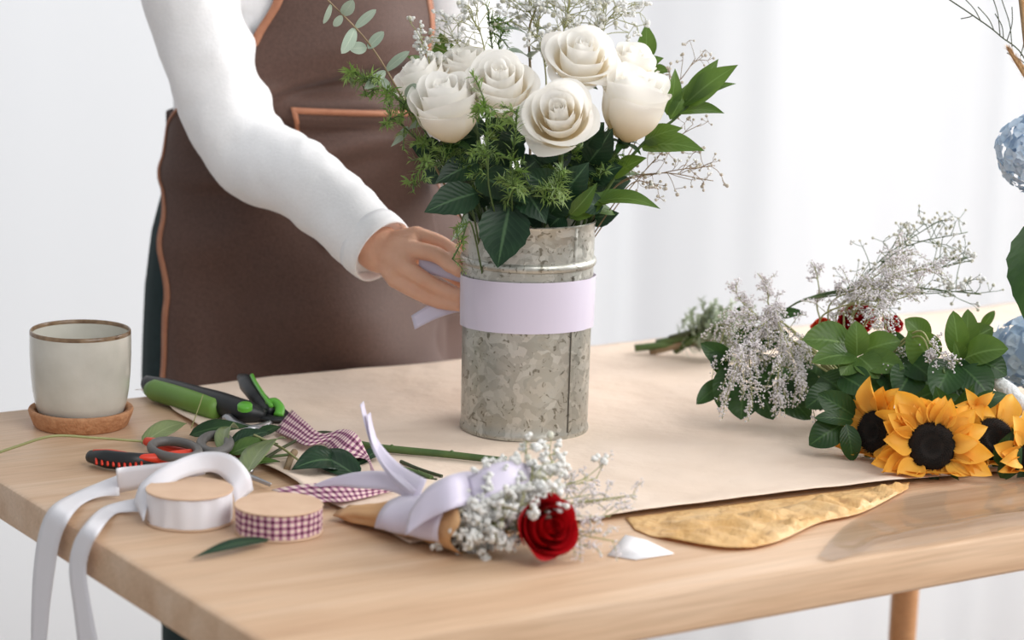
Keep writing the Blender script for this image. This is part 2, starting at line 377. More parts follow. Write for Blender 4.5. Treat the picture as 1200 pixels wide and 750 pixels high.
# ------------------------------------------------------------------ room
def room():
    b = MB(); b.add([V((-4, -1.5, 0)), V((4, -1.5, 0)), V((4, 4.6, 0)), V((-4, 4.6, 0))], [(0, 1, 2, 3)]); struct(b.build('floor', M['floor']))
    rows = []; nx = 900
    for z in (0.01, .4, .8, 1.2, 1.6, 2.0, 2.4, 2.8):
        row = []
        for i in range(nx + 1):
            x = -3.6 + 7.2 * i / nx; amt = .03 + .97 * sm(-.35, .15, x)
            k = x * 2 * PI
            y = 3.88 + amt * (.016 * math.sin(k / .17 + 1.3 * math.sin(k / .9)) * (.5 + .5 * math.sin(k / .77 + 1)) + .055 * math.sin(k / .62 + .6 + z * .15) + .0015 * math.sin(k / .08 + z * .2))
            row.append(V((x, y, z)))
        rows.append(row)
    b = MB(); b.grid(rows)
    tag(b.build('curtain', M['curtain']), 'sheer white curtain glowing with daylight behind the person and the flowers', 'curtain')
room()

# ------------------------------------------------------------------ table
def table():
    t = thing('wooden_table', 'pale oak table with thick top and round legs', 'table', tp(TL / 2, TD / 2, -TZ))
    b = MB(); r = .004
    def ring(ins, z):
        pts = []
        for (s, q, a0) in ((TL - ins - .006, ins + .006, -90), (TL - ins - .006, TD - ins - .006, 0), (ins + .006, TD - ins - .006, 90), (ins + .006, ins + .006, 180)):
            for k in range(4):
                a = R(a0 + 30 * k); pts.append(tp(s + .006 * math.cos(a), q + .006 * math.sin(a), z))
        return pts
    rows = [ring(.003, -TT), ring(0, -TT + .003), ring(0, -.004), ring(.0012, -.0012), ring(.004, 0)]
    b.grid(rows, 0, True); n = len(rows[0])
    b.f.append(tuple(range(4 * n, 5 * n))); b.m.append(0); b.f.append(tuple(reversed(range(n)))); b.m.append(0)
    b.build('tabletop', M['oak'], t, sharp=35)
    for s, q, sx, sy in ((LEG_S, TD - .07, 0, .01), (LEG_S, .07, .03, -.03), (.045, .05, -.03, -.02), (.045, TD - .045, -.03, .03)):
        top = tp(s, q, -TT); bot = tp(s + sx, q + sy, -TZ); m = MB()
        m.tube([top, top.lerp(bot, .03), top.lerp(bot, .5), bot], [.019, .019, .017, .012], 20); m.build('leg', M['oak_leg'], t, sharp=50)
table()

# ------------------------------------------------------------------ papers
def wr(p, sc, amp, seed=0): return amp * NZ.noise(V((p.x * sc + seed, p.y * sc, seed * 1.7)))
def crease(p, sc, amp, seed=0): return amp * (1 - abs(NZ.noise(V((p.x * sc + seed, p.y * sc * .8, seed)))) * 2.2)
def sheet(name, left, right, nu, nv, zf, m, label, cat, solid=.0004):
    L_ = spline(left, 8); R_ = spline(right, 8); rows = []
    for j in range(nv + 1):
        a, c = lerpv(L_, j / nv), lerpv(R_, j / nv); row = []
        for i in range(nu + 1):
            u = (i / nu); p = a.lerp(c, u); p = V((p.x, p.y, TZ + zf(p, u, j / nv))); row.append(p)
        rows.append(row)
    b = MB(); b.grid(rows); o = b.build(name, m, None, at(700, 520), solid=solid); return tag(o, label, cat)
lef = [at(*q) for q in ((158, 462), (173, 466), (193, 472), (200, 482), (227, 500), (262, 526), (317, 555), (383, 591), (432, 617), (480, 640))]
rig = [at(1290, 348), at(1290, 541)]
def kz(p, u, v):
    z = .0022 + max(-.0012, wr(p, 14, .0012) + wr(p, 35, .0006, 3)) + max(0, crease(p, 7, .0016, 5))
    z += .0045 * sm(.94, 1, v) * sm(.12, .3, u) * (1 - sm(.62, .8, u))
    z += .004 * sm(.03, 0, u) * (.5 + .5 * math.sin(v * 30))
    return z
sheet('kraft_paper', lef, rig, 170, 60, kz, M['kraft'], 'large sheet of brown kraft paper spread under the vase', 'paper')
def yz(p, u, v):
    return .0012 + .006 * (.5 + .5 * NZ.noise(V((p.x * 40, p.y * 90, 2)))) * sm(.1, .3, v) + .016 * abs(NZ.noise(V((p.x * 34 + p.y * 50, p.y * 30, 8)))) * sm(.1, .3, v) * (1 - sm(.9, 1, v)) * sm(0, .1, v)
bk = [at(733, 608), at(900, 588), at(1066, 567)]
fr = [at(744, 622), at(775, 633), at(850, 646), at(905, 641), at(960, 617), at(1010, 605), at(1064, 577)]
def sheet2():
    A = spline(bk, 20); B = spline(fr, 8); rows = []
    for j in range(29):
        row = []
        for i in range(81):
            a, c = lerpv(A, i / 80), lerpv(B, i / 80); p = a.lerp(c, j / 28); row.append(V((p.x, p.y, TZ + min(.0018 + .012 * sm(.22, .5, j / 28) * (1 - .85 * sm(.75, 1, j / 28)), yz(p, j / 28, i / 80)))))
        rows.append(row)
    b = MB(); b.grid(rows)
    tag(b.build('tissue_paper', M['tissue'], None, at(900, 620), solid=.0003), 'crinkled golden yellow tissue paper sticking out under the kraft sheet', 'paper')
sheet2()
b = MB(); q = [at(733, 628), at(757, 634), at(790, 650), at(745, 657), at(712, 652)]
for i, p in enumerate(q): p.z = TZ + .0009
b.add(q, [(0, 1, 2, 3, 4)]); tag(b.build('highlight_scrap', M['highlight_paper'], None, q[0], solid=.0004), 'highlight paper patch standing in for a gleam on the film beside the red rose bouquet', 'paper')  # flat white patch, partly a painted highlight of the cellophane
def film():
    A = [at(960, 655), at(990, 622), at(1030, 600), at(1080, 580), at(1290, 556)]; B = [at(975, 660), at(1010, 652), at(1050, 646), at(1085, 641), at(1290, 607)]
    a_, b_ = spline(A, 14), spline(B, 14); rows = []
    for j in range(25):
        row = []
        for i in range(111):
            p = lerpv(b_, i / 110).lerp(lerpv(a_, i / 110), j / 24)
            row.append(V((p.x, p.y, TZ + .0035 + .006 * math.exp(-((j / 24 - .16) / .10) ** 2) * sm(.2, .45, i / 110) + .003 * NZ.noise(V((p.x * 11, p.y * 16, 4))) + .0025 * abs(NZ.noise(V((p.x * 20, p.y * 14, 9)))))))
        rows.append(row)
    b = MB(); b.grid(rows)
    tag(b.build('cellophane_sheet', M['film'], None, at(1000, 640)), 'clear glossy cellophane sheet lying along the front edge of the table', 'wrapping film')
film()

# ------------------------------------------------------------------ mug and coaster
PZ = .0035                      # resting height on the kraft sheet
def mug():
    c = at(95, 498); c.z = TZ
    k = mpp(c)
    cs = thing('cork_saucer', 'round cork saucer under the grey mug', 'saucer', c)
    b = MB(); r = 61 * k
    b.lathe([(0, .0), (r * .86, 0), (r * .9, .002), (r * .985, .013), (r, .0165), (r * .985, .018), (r * .9, .0175), (r * .87, .015), (r * .84, .007), (0, .006)], c, 64); b.build('dish', M['cork'], cs, sharp=60)
    m0 = c + V((0, 0, .0065)); m = thing('mug', 'pale grey glazed mug with brown rim on a cork saucer', 'mug', m0)
    R0 = 58.5 * k; h = .089
    pr = [(0, .001), (R0 * .66, .0), (R0 * .76, .002), (R0 * .85, .008), (R0 * .91, .017), (R0 * .955, .030), (R0 * .985, .046), (R0 * 1.0, .062), (R0 * 1.003, .076), (R0, h - .004)]
    pin = [(R0 * .955, h - .004), (R0 * .935, .07), (R0 * .89, .035), (R0 * .78, .012), (0, .008)]
    rim = [(R0, h - .004), (R0 * .997, h - .001), (R0 * .978, h), (R0 * .96, h - .0015), (R0 * .955, h - .004)]
    b = MB(); b.lathe(pr, m0, 72); b.lathe(pin, m0, 72); b.build('body', M['ceramic'], m)
    b = MB(); b.lathe(rim, m0, 72); b.build('rim', M['rimglaze'], m)
    d = V((-.70, .72, 0)).normalized(); b = MB()
    P = spline([m0 + d * (R0 * .985) + V((0, 0, .072)), m0 + d * (R0 + .017) + V((0, 0, .072)), m0 + d * (R0 + .026) + V((0, 0, .056)), m0 + d * (R0 + .022) + V((0, 0, .038)), m0 + d * (R0 * .95) + V((0, 0, .028))], 6)
    b.tube(P, [(.007, .004)] * len(P), 10, up=V((-d.y, d.x, 0))); b.build('handle', M['handle_dark'], m)
mug()

# ------------------------------------------------------------------ cutting tools
UPZ = V((0, 0, 1))
def tpts(lst, n=6): return spline([at(*q) for q in lst], n)
def secateurs():
    t = thing('secateurs', 'green and black secateurs lying on the kraft paper', 'secateurs', at(250, 480))
    b = MB(); P = tpts([(176, 456, .013), (204, 464, .0135), (232, 473, .0135), (255, 481, .012)]); n = len(P)
    b.tube(P, [(.0085 + .002 * math.sin(PI * i / (n - 1)), .0112 * (.72 if i in (0, n - 1) else 1)) for i in range(n)], 16, up=UPZ); b.build('grip', M['grip_green'], t)
    b = MB(); P = tpts([(172, 449, .0135), (202, 455, .0165), (245, 468, .017), (283, 481, .014), (312, 487, .010)]); n = len(P)
    rr = [.0075, .0095, .010, .0125, .0125, .006]
    b.tube(P, [(lerpv(rr, i / (n - 1)), lerpv([.008, .0085, .0095, .0115, .0115, .006], i / (n - 1))) for i in range(n)], 16, up=UPZ)
    body = b.build('lower_handle', M['black_plastic'], t)
    b = MB(); b.lathe([(0, .0012), (.0066, .001), (.0074, 0), (.0074, -.004)], at(287, 475, .0255), 24, ax=V((0, -.3, 1))); b.build('pivot_button', M['bright_green'], t)
    b = MB(); P = tpts([(317, 484, .012), (308, 473, .016), (298, 462, .022), (290, 450, .026), (282, 442, .026)]); n = len(P)
    b.tube(P, [(lerpv([.005, .008, .0075, .0085, .004], i / (n - 1)), lerpv([.006, .009, .008, .010, .004], i / (n - 1))) for i in range(n)], 14, up=UPZ); b.build('upper_handle', M['black_plastic'], t)
    b = MB(); P = tpts([(318, 476, .022), (308, 462, .028), (299, 448, .033), (295, 440, .036)]); b.tube(P, [.0022] * len(P), 8); b.build('handle_insert', M['bright_green'], t)
    b = MB(); P = tpts([(312, 474, .018), (322, 472, .02), (328, 479, .016), (326, 488, .01)]); b.tube(P, [(.005, .005)] * len(P), 10); b.build('spring_catch', M['bright_green'], t)
    b = MB(); P = tpts([(300, 486, .009), (322, 491, .008), (338, 490, .0075), (333, 482, .008)]); n = len(P); b.tube(P, [(lerpv([.009, .008, .005, .002], i / (n - 1)), .003) for i in range(n)], 10, up=UPZ); b.build('cutting_blade', M['black_plastic'], t)
    b = MB(); P = tpts([(266, 488, .010), (276, 496, .006), (292, 502, .005), (306, 500, .005), (318, 496, .005)]); n = len(P); b.tube(P, [(lerpv([.006, .006, .005, .004, .002], i / (n - 1)), .0035) for i in range(n)], 10, up=UPZ); b.build('hook_blade', M['steel'], t)
secateurs()
def ell(cx, cy, rx, ry, rot, h, n=28):
    out = []
    for i in range(n):
        a = 2 * PI * i / n; x, y = rx * math.cos(a), ry * math.sin(a); c, s_ = math.cos(rot), math.sin(rot)
        out.append(at(cx + x * c - y * s_, cy + x * s_ + y * c, h))
    return out
def scissors():
    t = thing('scissors', 'scissors with two grey plastic finger loops beside the ribbon spool', 'scissors', at(240, 530))
    for (cx, cy, rx, ry, rot, h, w) in ((205, 527, 28, 9.5, .12, .016, .0042), (252, 520, 16.5, 10, -.05, .014, .0048)):
        b = MB(); b.tube(ell(cx, cy, rx, ry, rot, h), (w, .0045), 10, closed=True, up=UPZ); lp = b.build('finger_loop', M['grey_plastic'], t)
    b = MB(); P = tpts([(232, 533, .013), (246, 541, .011), (266, 552, .009)]); b.tube(P, [(.006, .0045)] * len(P), 10, up=UPZ)
    P = tpts([(252, 530, .012), (258, 538, .010), (268, 550, .008)]); b.tube(P, [(.0055, .0045)] * len(P), 10, up=UPZ); b.build('shank', M['grey_plastic'], t)
    for dx, dh in ((0, 0), (5, .002)):
        b = MB(); P = tpts([(262 + dx, 548, .008 + dh), (290 + dx, 558, .006 + dh), (316 + dx * .3, 569 - dx * .3, .0045 + dh)]); n = len(P)
        b.tube(P, [(.0045 * (1 - .9 * i / (n - 1)) + .0003, .0012) for i in range(n)], 8, up=UPZ); b.build('blade', M['steel'], t)
scissors()
def pliers():
    t = thing('snips', 'orange and black handled snips lying beside the cork saucer', 'snips', at(180, 540))
    b = MB(); P = tpts([(107, 535, .008), (125, 538, .010), (155, 541, .010), (182, 540, .009)]); n = len(P)
    b.tube(P, [(.0065, lerpv([.006, .0085, .0085, .007], i / (n - 1))) for i in range(n)], 14, up=UPZ)
    h1 = b.build('handle', M['black_plastic'], t)
    b = MB()
    for i in range(9):
        P0 = at(113 + i * 6.6, 534.5 + i * .75, .0095); P1 = at(113.4 + i * 6.6, 543 + i * .75, .0065); o = V((.001, -.0078, .0015)); b.tube([P0 + o, P1 + o], .0012, 6)
    b.build('grip_rib', M['red_plastic'], t)
    b = MB(); P = tpts([(110, 529, .014), (130, 530, .0155), (160, 535, .0145), (186, 537, .012), (212, 535, .010), (240, 533, .008), (262, 540, .006)]); n = len(P)
    b.tube(P, [(lerpv([.002, .0045, .005, .0055, .006, .006, .004], i / (n - 1)), lerpv([.002, .0025, .0025, .005, .0065, .006, .004], i / (n - 1))) for i in range(n)], 12, up=UPZ); b.build('handle_core', M['red_plastic'], t)
    b = MB(); P = tpts([(172, 517, .009), (186, 521, .009), (205, 528, .006), (228, 533, .006), (255, 541, .006)]); n = len(P)
    b.tube(P, [(lerpv([.005, .0065, .005, .004, .004], i / (n - 1)), lerpv([.004, .006, .0045, .004, .003], i / (n - 1))) for i in range(n)], 12, up=UPZ); b.build('handle', M['red_plastic'], t)
    b = MB(); P = tpts([(252, 538, .005), (275, 548, .005), (296, 553, .004)]); b.tube(P, [(.007, .003)] * (len(P) - 1) + [(.002, .002)], 10, up=UPZ); b.build('jaw', M['steel'], t)
pliers()

# ------------------------------------------------------------------ ribbon spools
def spool(px, py, r, h, mr, label, cat, seam=0):
    c = at(px, py, .0005); t = thing('ribbon_spool', label, cat, c)
    b = MB(); b.lathe([(0, h), (r, h), (r + .0004, h - .0007), (r, h - .0015), (0, h - .0015)], c, 64); b.build('top_disc', M['card'], t, sharp=40)
    b = MB(); b.lathe([(0, .0015), (r, .0015), (r + .0004, .0007), (r, 0), (0, 0)], c, 64); b.build('bottom_disc', M['card'], t, sharp=40)
    b = MB(); rows = []; uvs = []
    for j in range(6):
        z = .0018 + (h - .0036) * j / 5
        rows.append([c + V((math.cos(a) * rr, math.sin(a) * rr, z)) for a, rr in [(2 * PI * i / 96, r - .0012 + .0005 * math.sin(i * .9) + .0006 * math.sin(i * .35 + j * .4)) for i in range(96)]])
        uvs.append([(j / 5, 2 * PI * r * i / 96) for i in range(96)])
    b.grid(rows, 0, True, uvs); b.build('wound_ribbon', mr, t)
    return t, c
ws, wc = spool(222, 610, .0366, .0285, M['satin_white'], 'spool of white satin ribbon with its loose end hanging off the table', 'ribbon spool')
gs, gc = spool(326.5, 622, .0368, .0235, M['gingham'], 'spool of purple gingham ribbon beside the white ribbon spool', 'ribbon spool')
def fas(x, y, off=.008):          # on the table's left face, a little outside it
    d = ray(x, y); return CAM + d * (((CORNER - CAM).dot(TA) - off) / d.dot(TA))
def white_tail():
    yl = at(60, 590).y - .012; y2 = at(98, 612).y - .012
    b = MB()
    # loop rising over the spool
    e1 = [at(157, 588, .010), at(166, 566, .028), at(195, 545, .042), at(236, 530, .05), at(270, 533, .05), at(291, 553, .036), at(297, 574, .018)]
    e2 = [at(168, 611, .006), at(178, 583, .020), at(210, 562, .030), at(244, 553, .034), at(262, 560, .030), at(272, 575, .022), at(276, 592, .010)]
    b.strip(e1, e2)
    # fold standing at the left of the spool, running out to the first tail
    e1 = [at(240, 534, .047), at(196, 542, .035), at(150, 547, .030), at(136, 549, .030)]; e2 = [at(240, 556, .03), at(196, 565, .016), at(158, 574, .008), at(138, 578, .004)]
    b.strip(e1, e2)
    e1 = [at(140, 556, .020), at(112, 567, .010), at(84, 579, .005), fas(60, 594, .003), fas(47, 619), fas(40, 660), fas(37, 710), fas(36, 775)]
    e2 = [at(140, 581, .004), at(118, 582, .004), at(98, 590, .004), fas(82, 607, .003), fas(70, 634), fas(64, 670), fas(58, 715), fas(53, 775)]
    b.strip(e1, e2)
    e1 = [at(170, 582, .014), at(140, 588, .007), at(118, 596, .004), fas(99, 615, .003), fas(86, 637), fas(81, 668), fas(86, 712), fas(94, 775)]
    e2 = [at(170, 600, .003), at(150, 600, .003), at(134, 603, .003), fas(116, 624, .003), fas(105, 646), fas(101, 670), fas(107, 712), fas(119, 775)]
    b.strip(e1, e2)
    b.build('loose_ribbon', M['satin_white'], ws, solid=.0004)
white_tail()
def ging_tail():
    b = MB()
    e1 = [at(318, 574, .012), at(345, 569, .016), at(380, 566, .018), at(420, 568, .014), at(452, 568, .012), at(466, 572, .01)]
    e2 = [at(364, 589, .010), at(382, 588, .008), at(402, 588, .008), at(425, 584, .006), at(450, 578, .006), at(466, 576, .007)]
    b.strip(e1, e2); b.build('loose_ribbon', M['gingham'], gs, solid=.0004)
    b = MB()
    e1 = [at(342, 480, .018), at(358, 494, .018), at(377, 508, .016), at(402, 503, .023), at(418, 509, .023), at(432, 535, .012), at(440, 553, .012), at(452, 566, .017)]
    e2 = [at(321, 505, .008), at(340, 513, .010), at(358, 522, .010), at(380, 521, .010), at(394, 536, .012), at(428, 538, .011), at(436, 556, .011), at(448, 570, .016)]
    b.strip(e1, e2)
    tag(b.build('ribbon', M['gingham'], None, at(380, 520), solid=.0004), 'twisted length of purple gingham ribbon lying among the cut leaves', 'ribbon')
ging_tail()

# ------------------------------------------------------------------ galvanised vase and its ribbon
VC = at(614, 500, PZ); VR0, VR1, VH = .0622, .0640, .2085
def vr(z): return VR0 + (VR1 - VR0) * z / VH
def vase():
    t = thing('metal_vase', 'galvanised metal vase of white roses on the kraft paper', 'vase', VC)
    pr = [(0, .002), (VR0 * .97, .002), (VR0 * 1.012, 0), (VR0 * 1.018, .002), (VR0 * 1.012, .005), (VR0, .007)]
    for i in range(1, 20):
        z = .007 + (.164 - .007) * i / 19; pr.append((vr(z), z))
    for a in range(0, 181, 20): pr.append((vr(.168) + .0026 * math.sin(R(a)), .168 - .0042 * math.cos(R(a))))
    pr += [(vr(.18), .18), (vr(VH - .004), VH - .004), (vr(VH) + .0012, VH - .001), (vr(VH), VH), (vr(VH) - .0012, VH - .002), (vr(VH) - .0016, .12), (VR0 - .0016, .006), (0, .005)]
    b = MB(); b.lathe(pr, VC, 96); b.build('body', M['galv'], t, sharp=50)
    # overlapped vertical seam on the right
    ang = None
    best = 9
    for i in range(3600):
        a = -PI + i * 2 * PI / 3600; p = VC + V((vr(.1) * math.cos(a), vr(.1) * math.sin(a), .1)); d = p - CAM
        x = 600 + F_PX * d.dot(RT) / d.dot(FW)
        if math.sin(a) < 0 and abs(x - 669.5) < best: best = abs(x - 669.5); ang = a
    b = MB()
    b.grid([[VC + V(((vr(z) + q) * math.cos(ang + da), (vr(z) + q) * math.sin(ang + da), z)) for da, q in ((0, -.0004), (0, .0007), (.02, .0008), (.05, .0007), (.07, -.0003))] for z in (.006, .05, .1, .16)])
    b.grid([[VC + V(((vr(z) + q) * math.cos(ang + da), (vr(z) + q) * math.sin(ang + da), z)) for da, q in ((0, -.0004), (0, .0007), (.02, .0008), (.05, .0007), (.07, -.0003))] for z in (.174, .19, .206)])
    b.build('seam', M['galv'], t)
    b = MB(); b.grid([[VC + V(((vr(z) + .0004) * math.cos(ang + da), (vr(z) + .0004) * math.sin(ang + da), z)) for da in (-.022, 0)] for z in (.006, .05, .1, .16)])
    b.build('seam_line', M['seam'], t)
vase()
def band():
    t = thing('satin_ribbon', 'lavender satin ribbon tied around the metal vase', 'ribbon', VC + V((0, -VR0, .115)))
    b = MB(); rows = []; uvs = []
    for j in range(7):
        row = []
        for i in range(97):
            a = 2 * PI * i / 96; z = .1035 + .0495 * j / 6 + .0025 * math.cos(a + 1.2)
            w = .0016 + .0008 * abs(math.sin(a * 9 + j * .4)) * sm(-.3, -1, math.cos(a)) + .0011 * sm(.4, 1, math.cos(a)) * abs(math.sin(j * 1.4 + a * 7))
            row.append(VC + V(((vr(z) + w) * math.cos(a), (vr(z) + w) * math.sin(a), z)))
        rows.append(row)
    b.grid(rows); b.build('band', M['satin'], t)
    b = MB()
    Yb = VC.y + .03
    e1 = [pt(547, 318, VC.y + .012), pt(530, 316, Yb + .004), pt(510, 307, Yb + .016), pt(492, 298, Yb + .022)]
    e2 = [pt(547, 333, VC.y + .012), pt(532, 329, Yb + .002), pt(508, 322, Yb + .012), pt(490, 318, Yb + .02)]
    b.strip(e1, e2)
    e1 = [pt(547, 340, VC.y + .012), pt(530, 345, Yb), pt(505, 356, Yb + .006), pt(482, 370, Yb + .004)]
    e2 = [pt(547, 366, VC.y + .012), pt(535, 366, Yb - .006), pt(510, 374, Yb - .002), pt(486, 386, Yb - .002)]
    b.strip(e1, e2)
    b.build('ribbon_end', M['satin'], t, solid=.0004)
band()

# ------------------------------------------------------------------ flowers: builders
def stem_path(a, b, sag=.0, n=8):
    m = (a + b) / 2 + V((0, 0, sag)); return spline([a, m, b], n)
def bloom(c, ax, Rr, seed, hgt=1.25, openn=1.0):
    rr = random.Random(seed); ax = ax.normalized(); e, g = perp(ax); b = MB(); off = rr.uniform(0, 6)
    # (count, radius, rim height, half angle, lip, roll) from the heart outwards
    rings = [(1, .07, .44, 3.0, -.02, .00), (2, .14, .48, 2.2, .00, .00), (3, .23, .52, 1.7, .02, .00), (3, .36, .53, 1.5, .05, .03), (3, .54, .45, 1.35, .10, .08), (3, .68, .32, 1.3, .20, .16), (4, .74, .12, .95, .30, .30)]
    npet = 0
    for ri, (cnt, rad0, zt, W0, lip0, roll0) in enumerate(rings):
        k = ri / (len(rings) - 1)
        for ci in range(cnt):
            phi = off + ri * 2.4 + ci * 2 * PI / cnt + rr.uniform(-.3, .3); npet += 1
            r1 = Rr * rad0 * (1 + rr.uniform(-.03, .03)); ztop = Rr * (zt - (1 - openn) * .10 * k * 0 + rr.uniform(-.07, .07) * (.4 + k) + (.34 * (1 - openn) * k)); zbot = -Rr * hgt * (.62 - .05 * k)
            W = W0 * rr.uniform(.95, 1.1); lip = Rr * lip0 * openn * rr.uniform(.8, 1.35); roll = Rr * roll0 * openn * rr.uniform(.7, 1.3); ph = rr.uniform(0, 6)
            nt, ns = 13, 14; rows = []
            for jt in range(nt + 1):
                t = jt / nt; row = []
                for js in range(ns + 1):
                    s = js / ns * 2 - 1
                    edge = 1 - (.05 + (.08 + .14 * openn) * k) * abs(s) ** 2.0 + .03 * k * max(0, 1 - abs(s) * 3)
                    tt = t * edge
                    prof = (.16 + .84 * math.sin(min(1, tt / .62) * PI / 2) ** .75)
                    rad = r1 * prof; top = max(0, tt - .60) / .40
                    rad += lip * top ** 1.8
                    if k < .5: rad -= r1 * .22 * top
                    z = zbot + (ztop - zbot) * tt - roll * top ** 2.5
                    rad += Rr * (.028 * s + .016 * math.sin(s * 4 + ph) * top * (.3 + k))
                    z += Rr * .022 * math.sin(s * 3.6 + ph * 1.7) * top * (.3 + k)
                    if k > .7: z -= Rr * .10 * openn * abs(s) ** 3 * top; rad += Rr * .06 * openn * abs(s) ** 3 * top
                    a = phi + s * W * (.4 + .6 * math.sin(min(1, tt * 1.6 + .1) * PI / 2))
                    row.append(c + ax * z + e * (rad * math.cos(a)) + g * (rad * math.sin(a)))
                rows.append(row)
            b.grid(rows)
    return b
def rose(label, c, ax, Rr, foot, mt, seed, group=None, name='white_rose', openn=1.0, hgt=1.25, cat='rose'):
    ax = ax.normalized(); base = c - ax * Rr * hgt * .6
    t = thing(name, label, cat, base, group)
    bloom(c, ax, Rr, seed, hgt, openn).build('bloom', mt, t)
    b = MB(); rr = random.Random(seed)
    for i in range(5):
        a = i * 2 * PI / 5 + .3; e, g = perp(ax); d = e * math.cos(a) + g * math.sin(a)
        b.leaf(base + d * .003, base + d * Rr * .55 - ax * Rr * .12, Rr * .22, ax, .1, .2, nv=5, nu=2)
    b.ball(base, Rr * .17, 0, 2, sc=(1, 1, 1)); b.build('sepals', M['leaf_deep'], t)
    b = MB(); mid = base.lerp(foot, .45) - ax * Rr * .25
    b.tube(spline([base, mid, foot], 8), .0026, 7); b.build('stem', M['stem'], t)
    return t
def toward(px, py, Y): return pt(px, py, Y)
MOUTH = VC + V((0, 0, VH - .02))
def foot(dx, dy, z=-.05): return MOUTH + V((dx, dy, z))
CAMDIR = -FW
def axm(right, up, near):     # direction from screen-right, world-up and towards the viewer
    return V((right, -near, up)).normalized()

def vase_roses():
    g = 'white roses in the metal vase'
    specs = [
        ('ivory rose facing forward, lowest and frontmost in the metal vase', (655, 134, VC.y - .085), axm(-.10, .62, 1.0), 49, 11, 1.0, 1.45),
        ('ivory rose at the front left beside the fern tips, seen from its side', (522, 118, VC.y - .055), axm(-.22, 1.0, .45), 50, 12, .55, 1.9),
        ('open ivory rose in the middle, rising behind the green fern plume', (586, 95, VC.y - .05), axm(-.05, .85, .75), 47, 13, .8, 1.9),
        ('tallest white rose, broad and open, above the front ivory rose', (682, 64, VC.y - .02), axm(.12, .9, .75), 49, 14, 1.1, 1.5),
        ('white rose with a smooth round base beside the pointed green leaves', (745, 112, VC.y - .035), axm(.20, 1.0, .25), 50, 15, .45, 2.0),
        ('white rose half hidden behind the rose with the smooth round base', (740, 74, VC.y + .025), axm(.25, 1.0, .3), 38, 16, .8, 1.5),
        ('white rose nearest the apron, peeking out behind the side-facing ivory rose', (494, 92, VC.y + .01), axm(-.5, 1.0, .2), 40, 17, .7, 1.6),
        ('small pinkish white rose half hidden behind the middle rose', (545, 76, VC.y + .03), axm(-.1, 1.0, .35), 36, 18, .7, 1.5)]
    for i, (lb, (x, y, Y), ax, rp, sd, op, hg) in enumerate(specs):
        c = pt(x, y, Y); a = i * 2.4
        rose(lb, c, ax, rp * mpp(c), foot(.03 * math.cos(a), .03 * math.sin(a)), M['petal'], sd, g, openn=op, hgt=hg)
vase_roses()

def plant(name, label, cat, stems, leaves, lm, sm_, group=None, stem_r=.0016, curl=.12, fold=.25, serr=0, wave=0, origin=None, wmax=.8, rp=.62, tipk=1.0):
    """stems: list of point lists; leaves: (base, tip, width, normal)"""
    t = thing(name, label, cat, origin or stems[0][0], group); t['kind'] = 'thing'
    b = MB()
    for s in stems:
        P = spline(s, 8); n = len(P); b.tube(P, [stem_r * (1.15 - .5 * i / (n - 1)) for i in range(n)], 6)
    b.build('stem', sm_, t)
    b = MB()
    for (p, q, w, n) in leaves: b.leaf(p, q, w, n, curl * rnd.uniform(.6, 1.4), fold * rnd.uniform(.5, 1.4), serr=serr, wave=wave, nv=12, wmax=wmax, rp=rp, tipk=tipk)
    b.build('leaves', lm, t); return t
def lv(bx, by, bY, tx, ty, tY, wpx, tilt=(0, .5, 1)):
    p, q = pt(bx, by, bY), pt(tx, ty, tY); n = V((tilt[0], -tilt[2], tilt[1])).normalized()
    return (p, q, wpx * mpp(p), n)

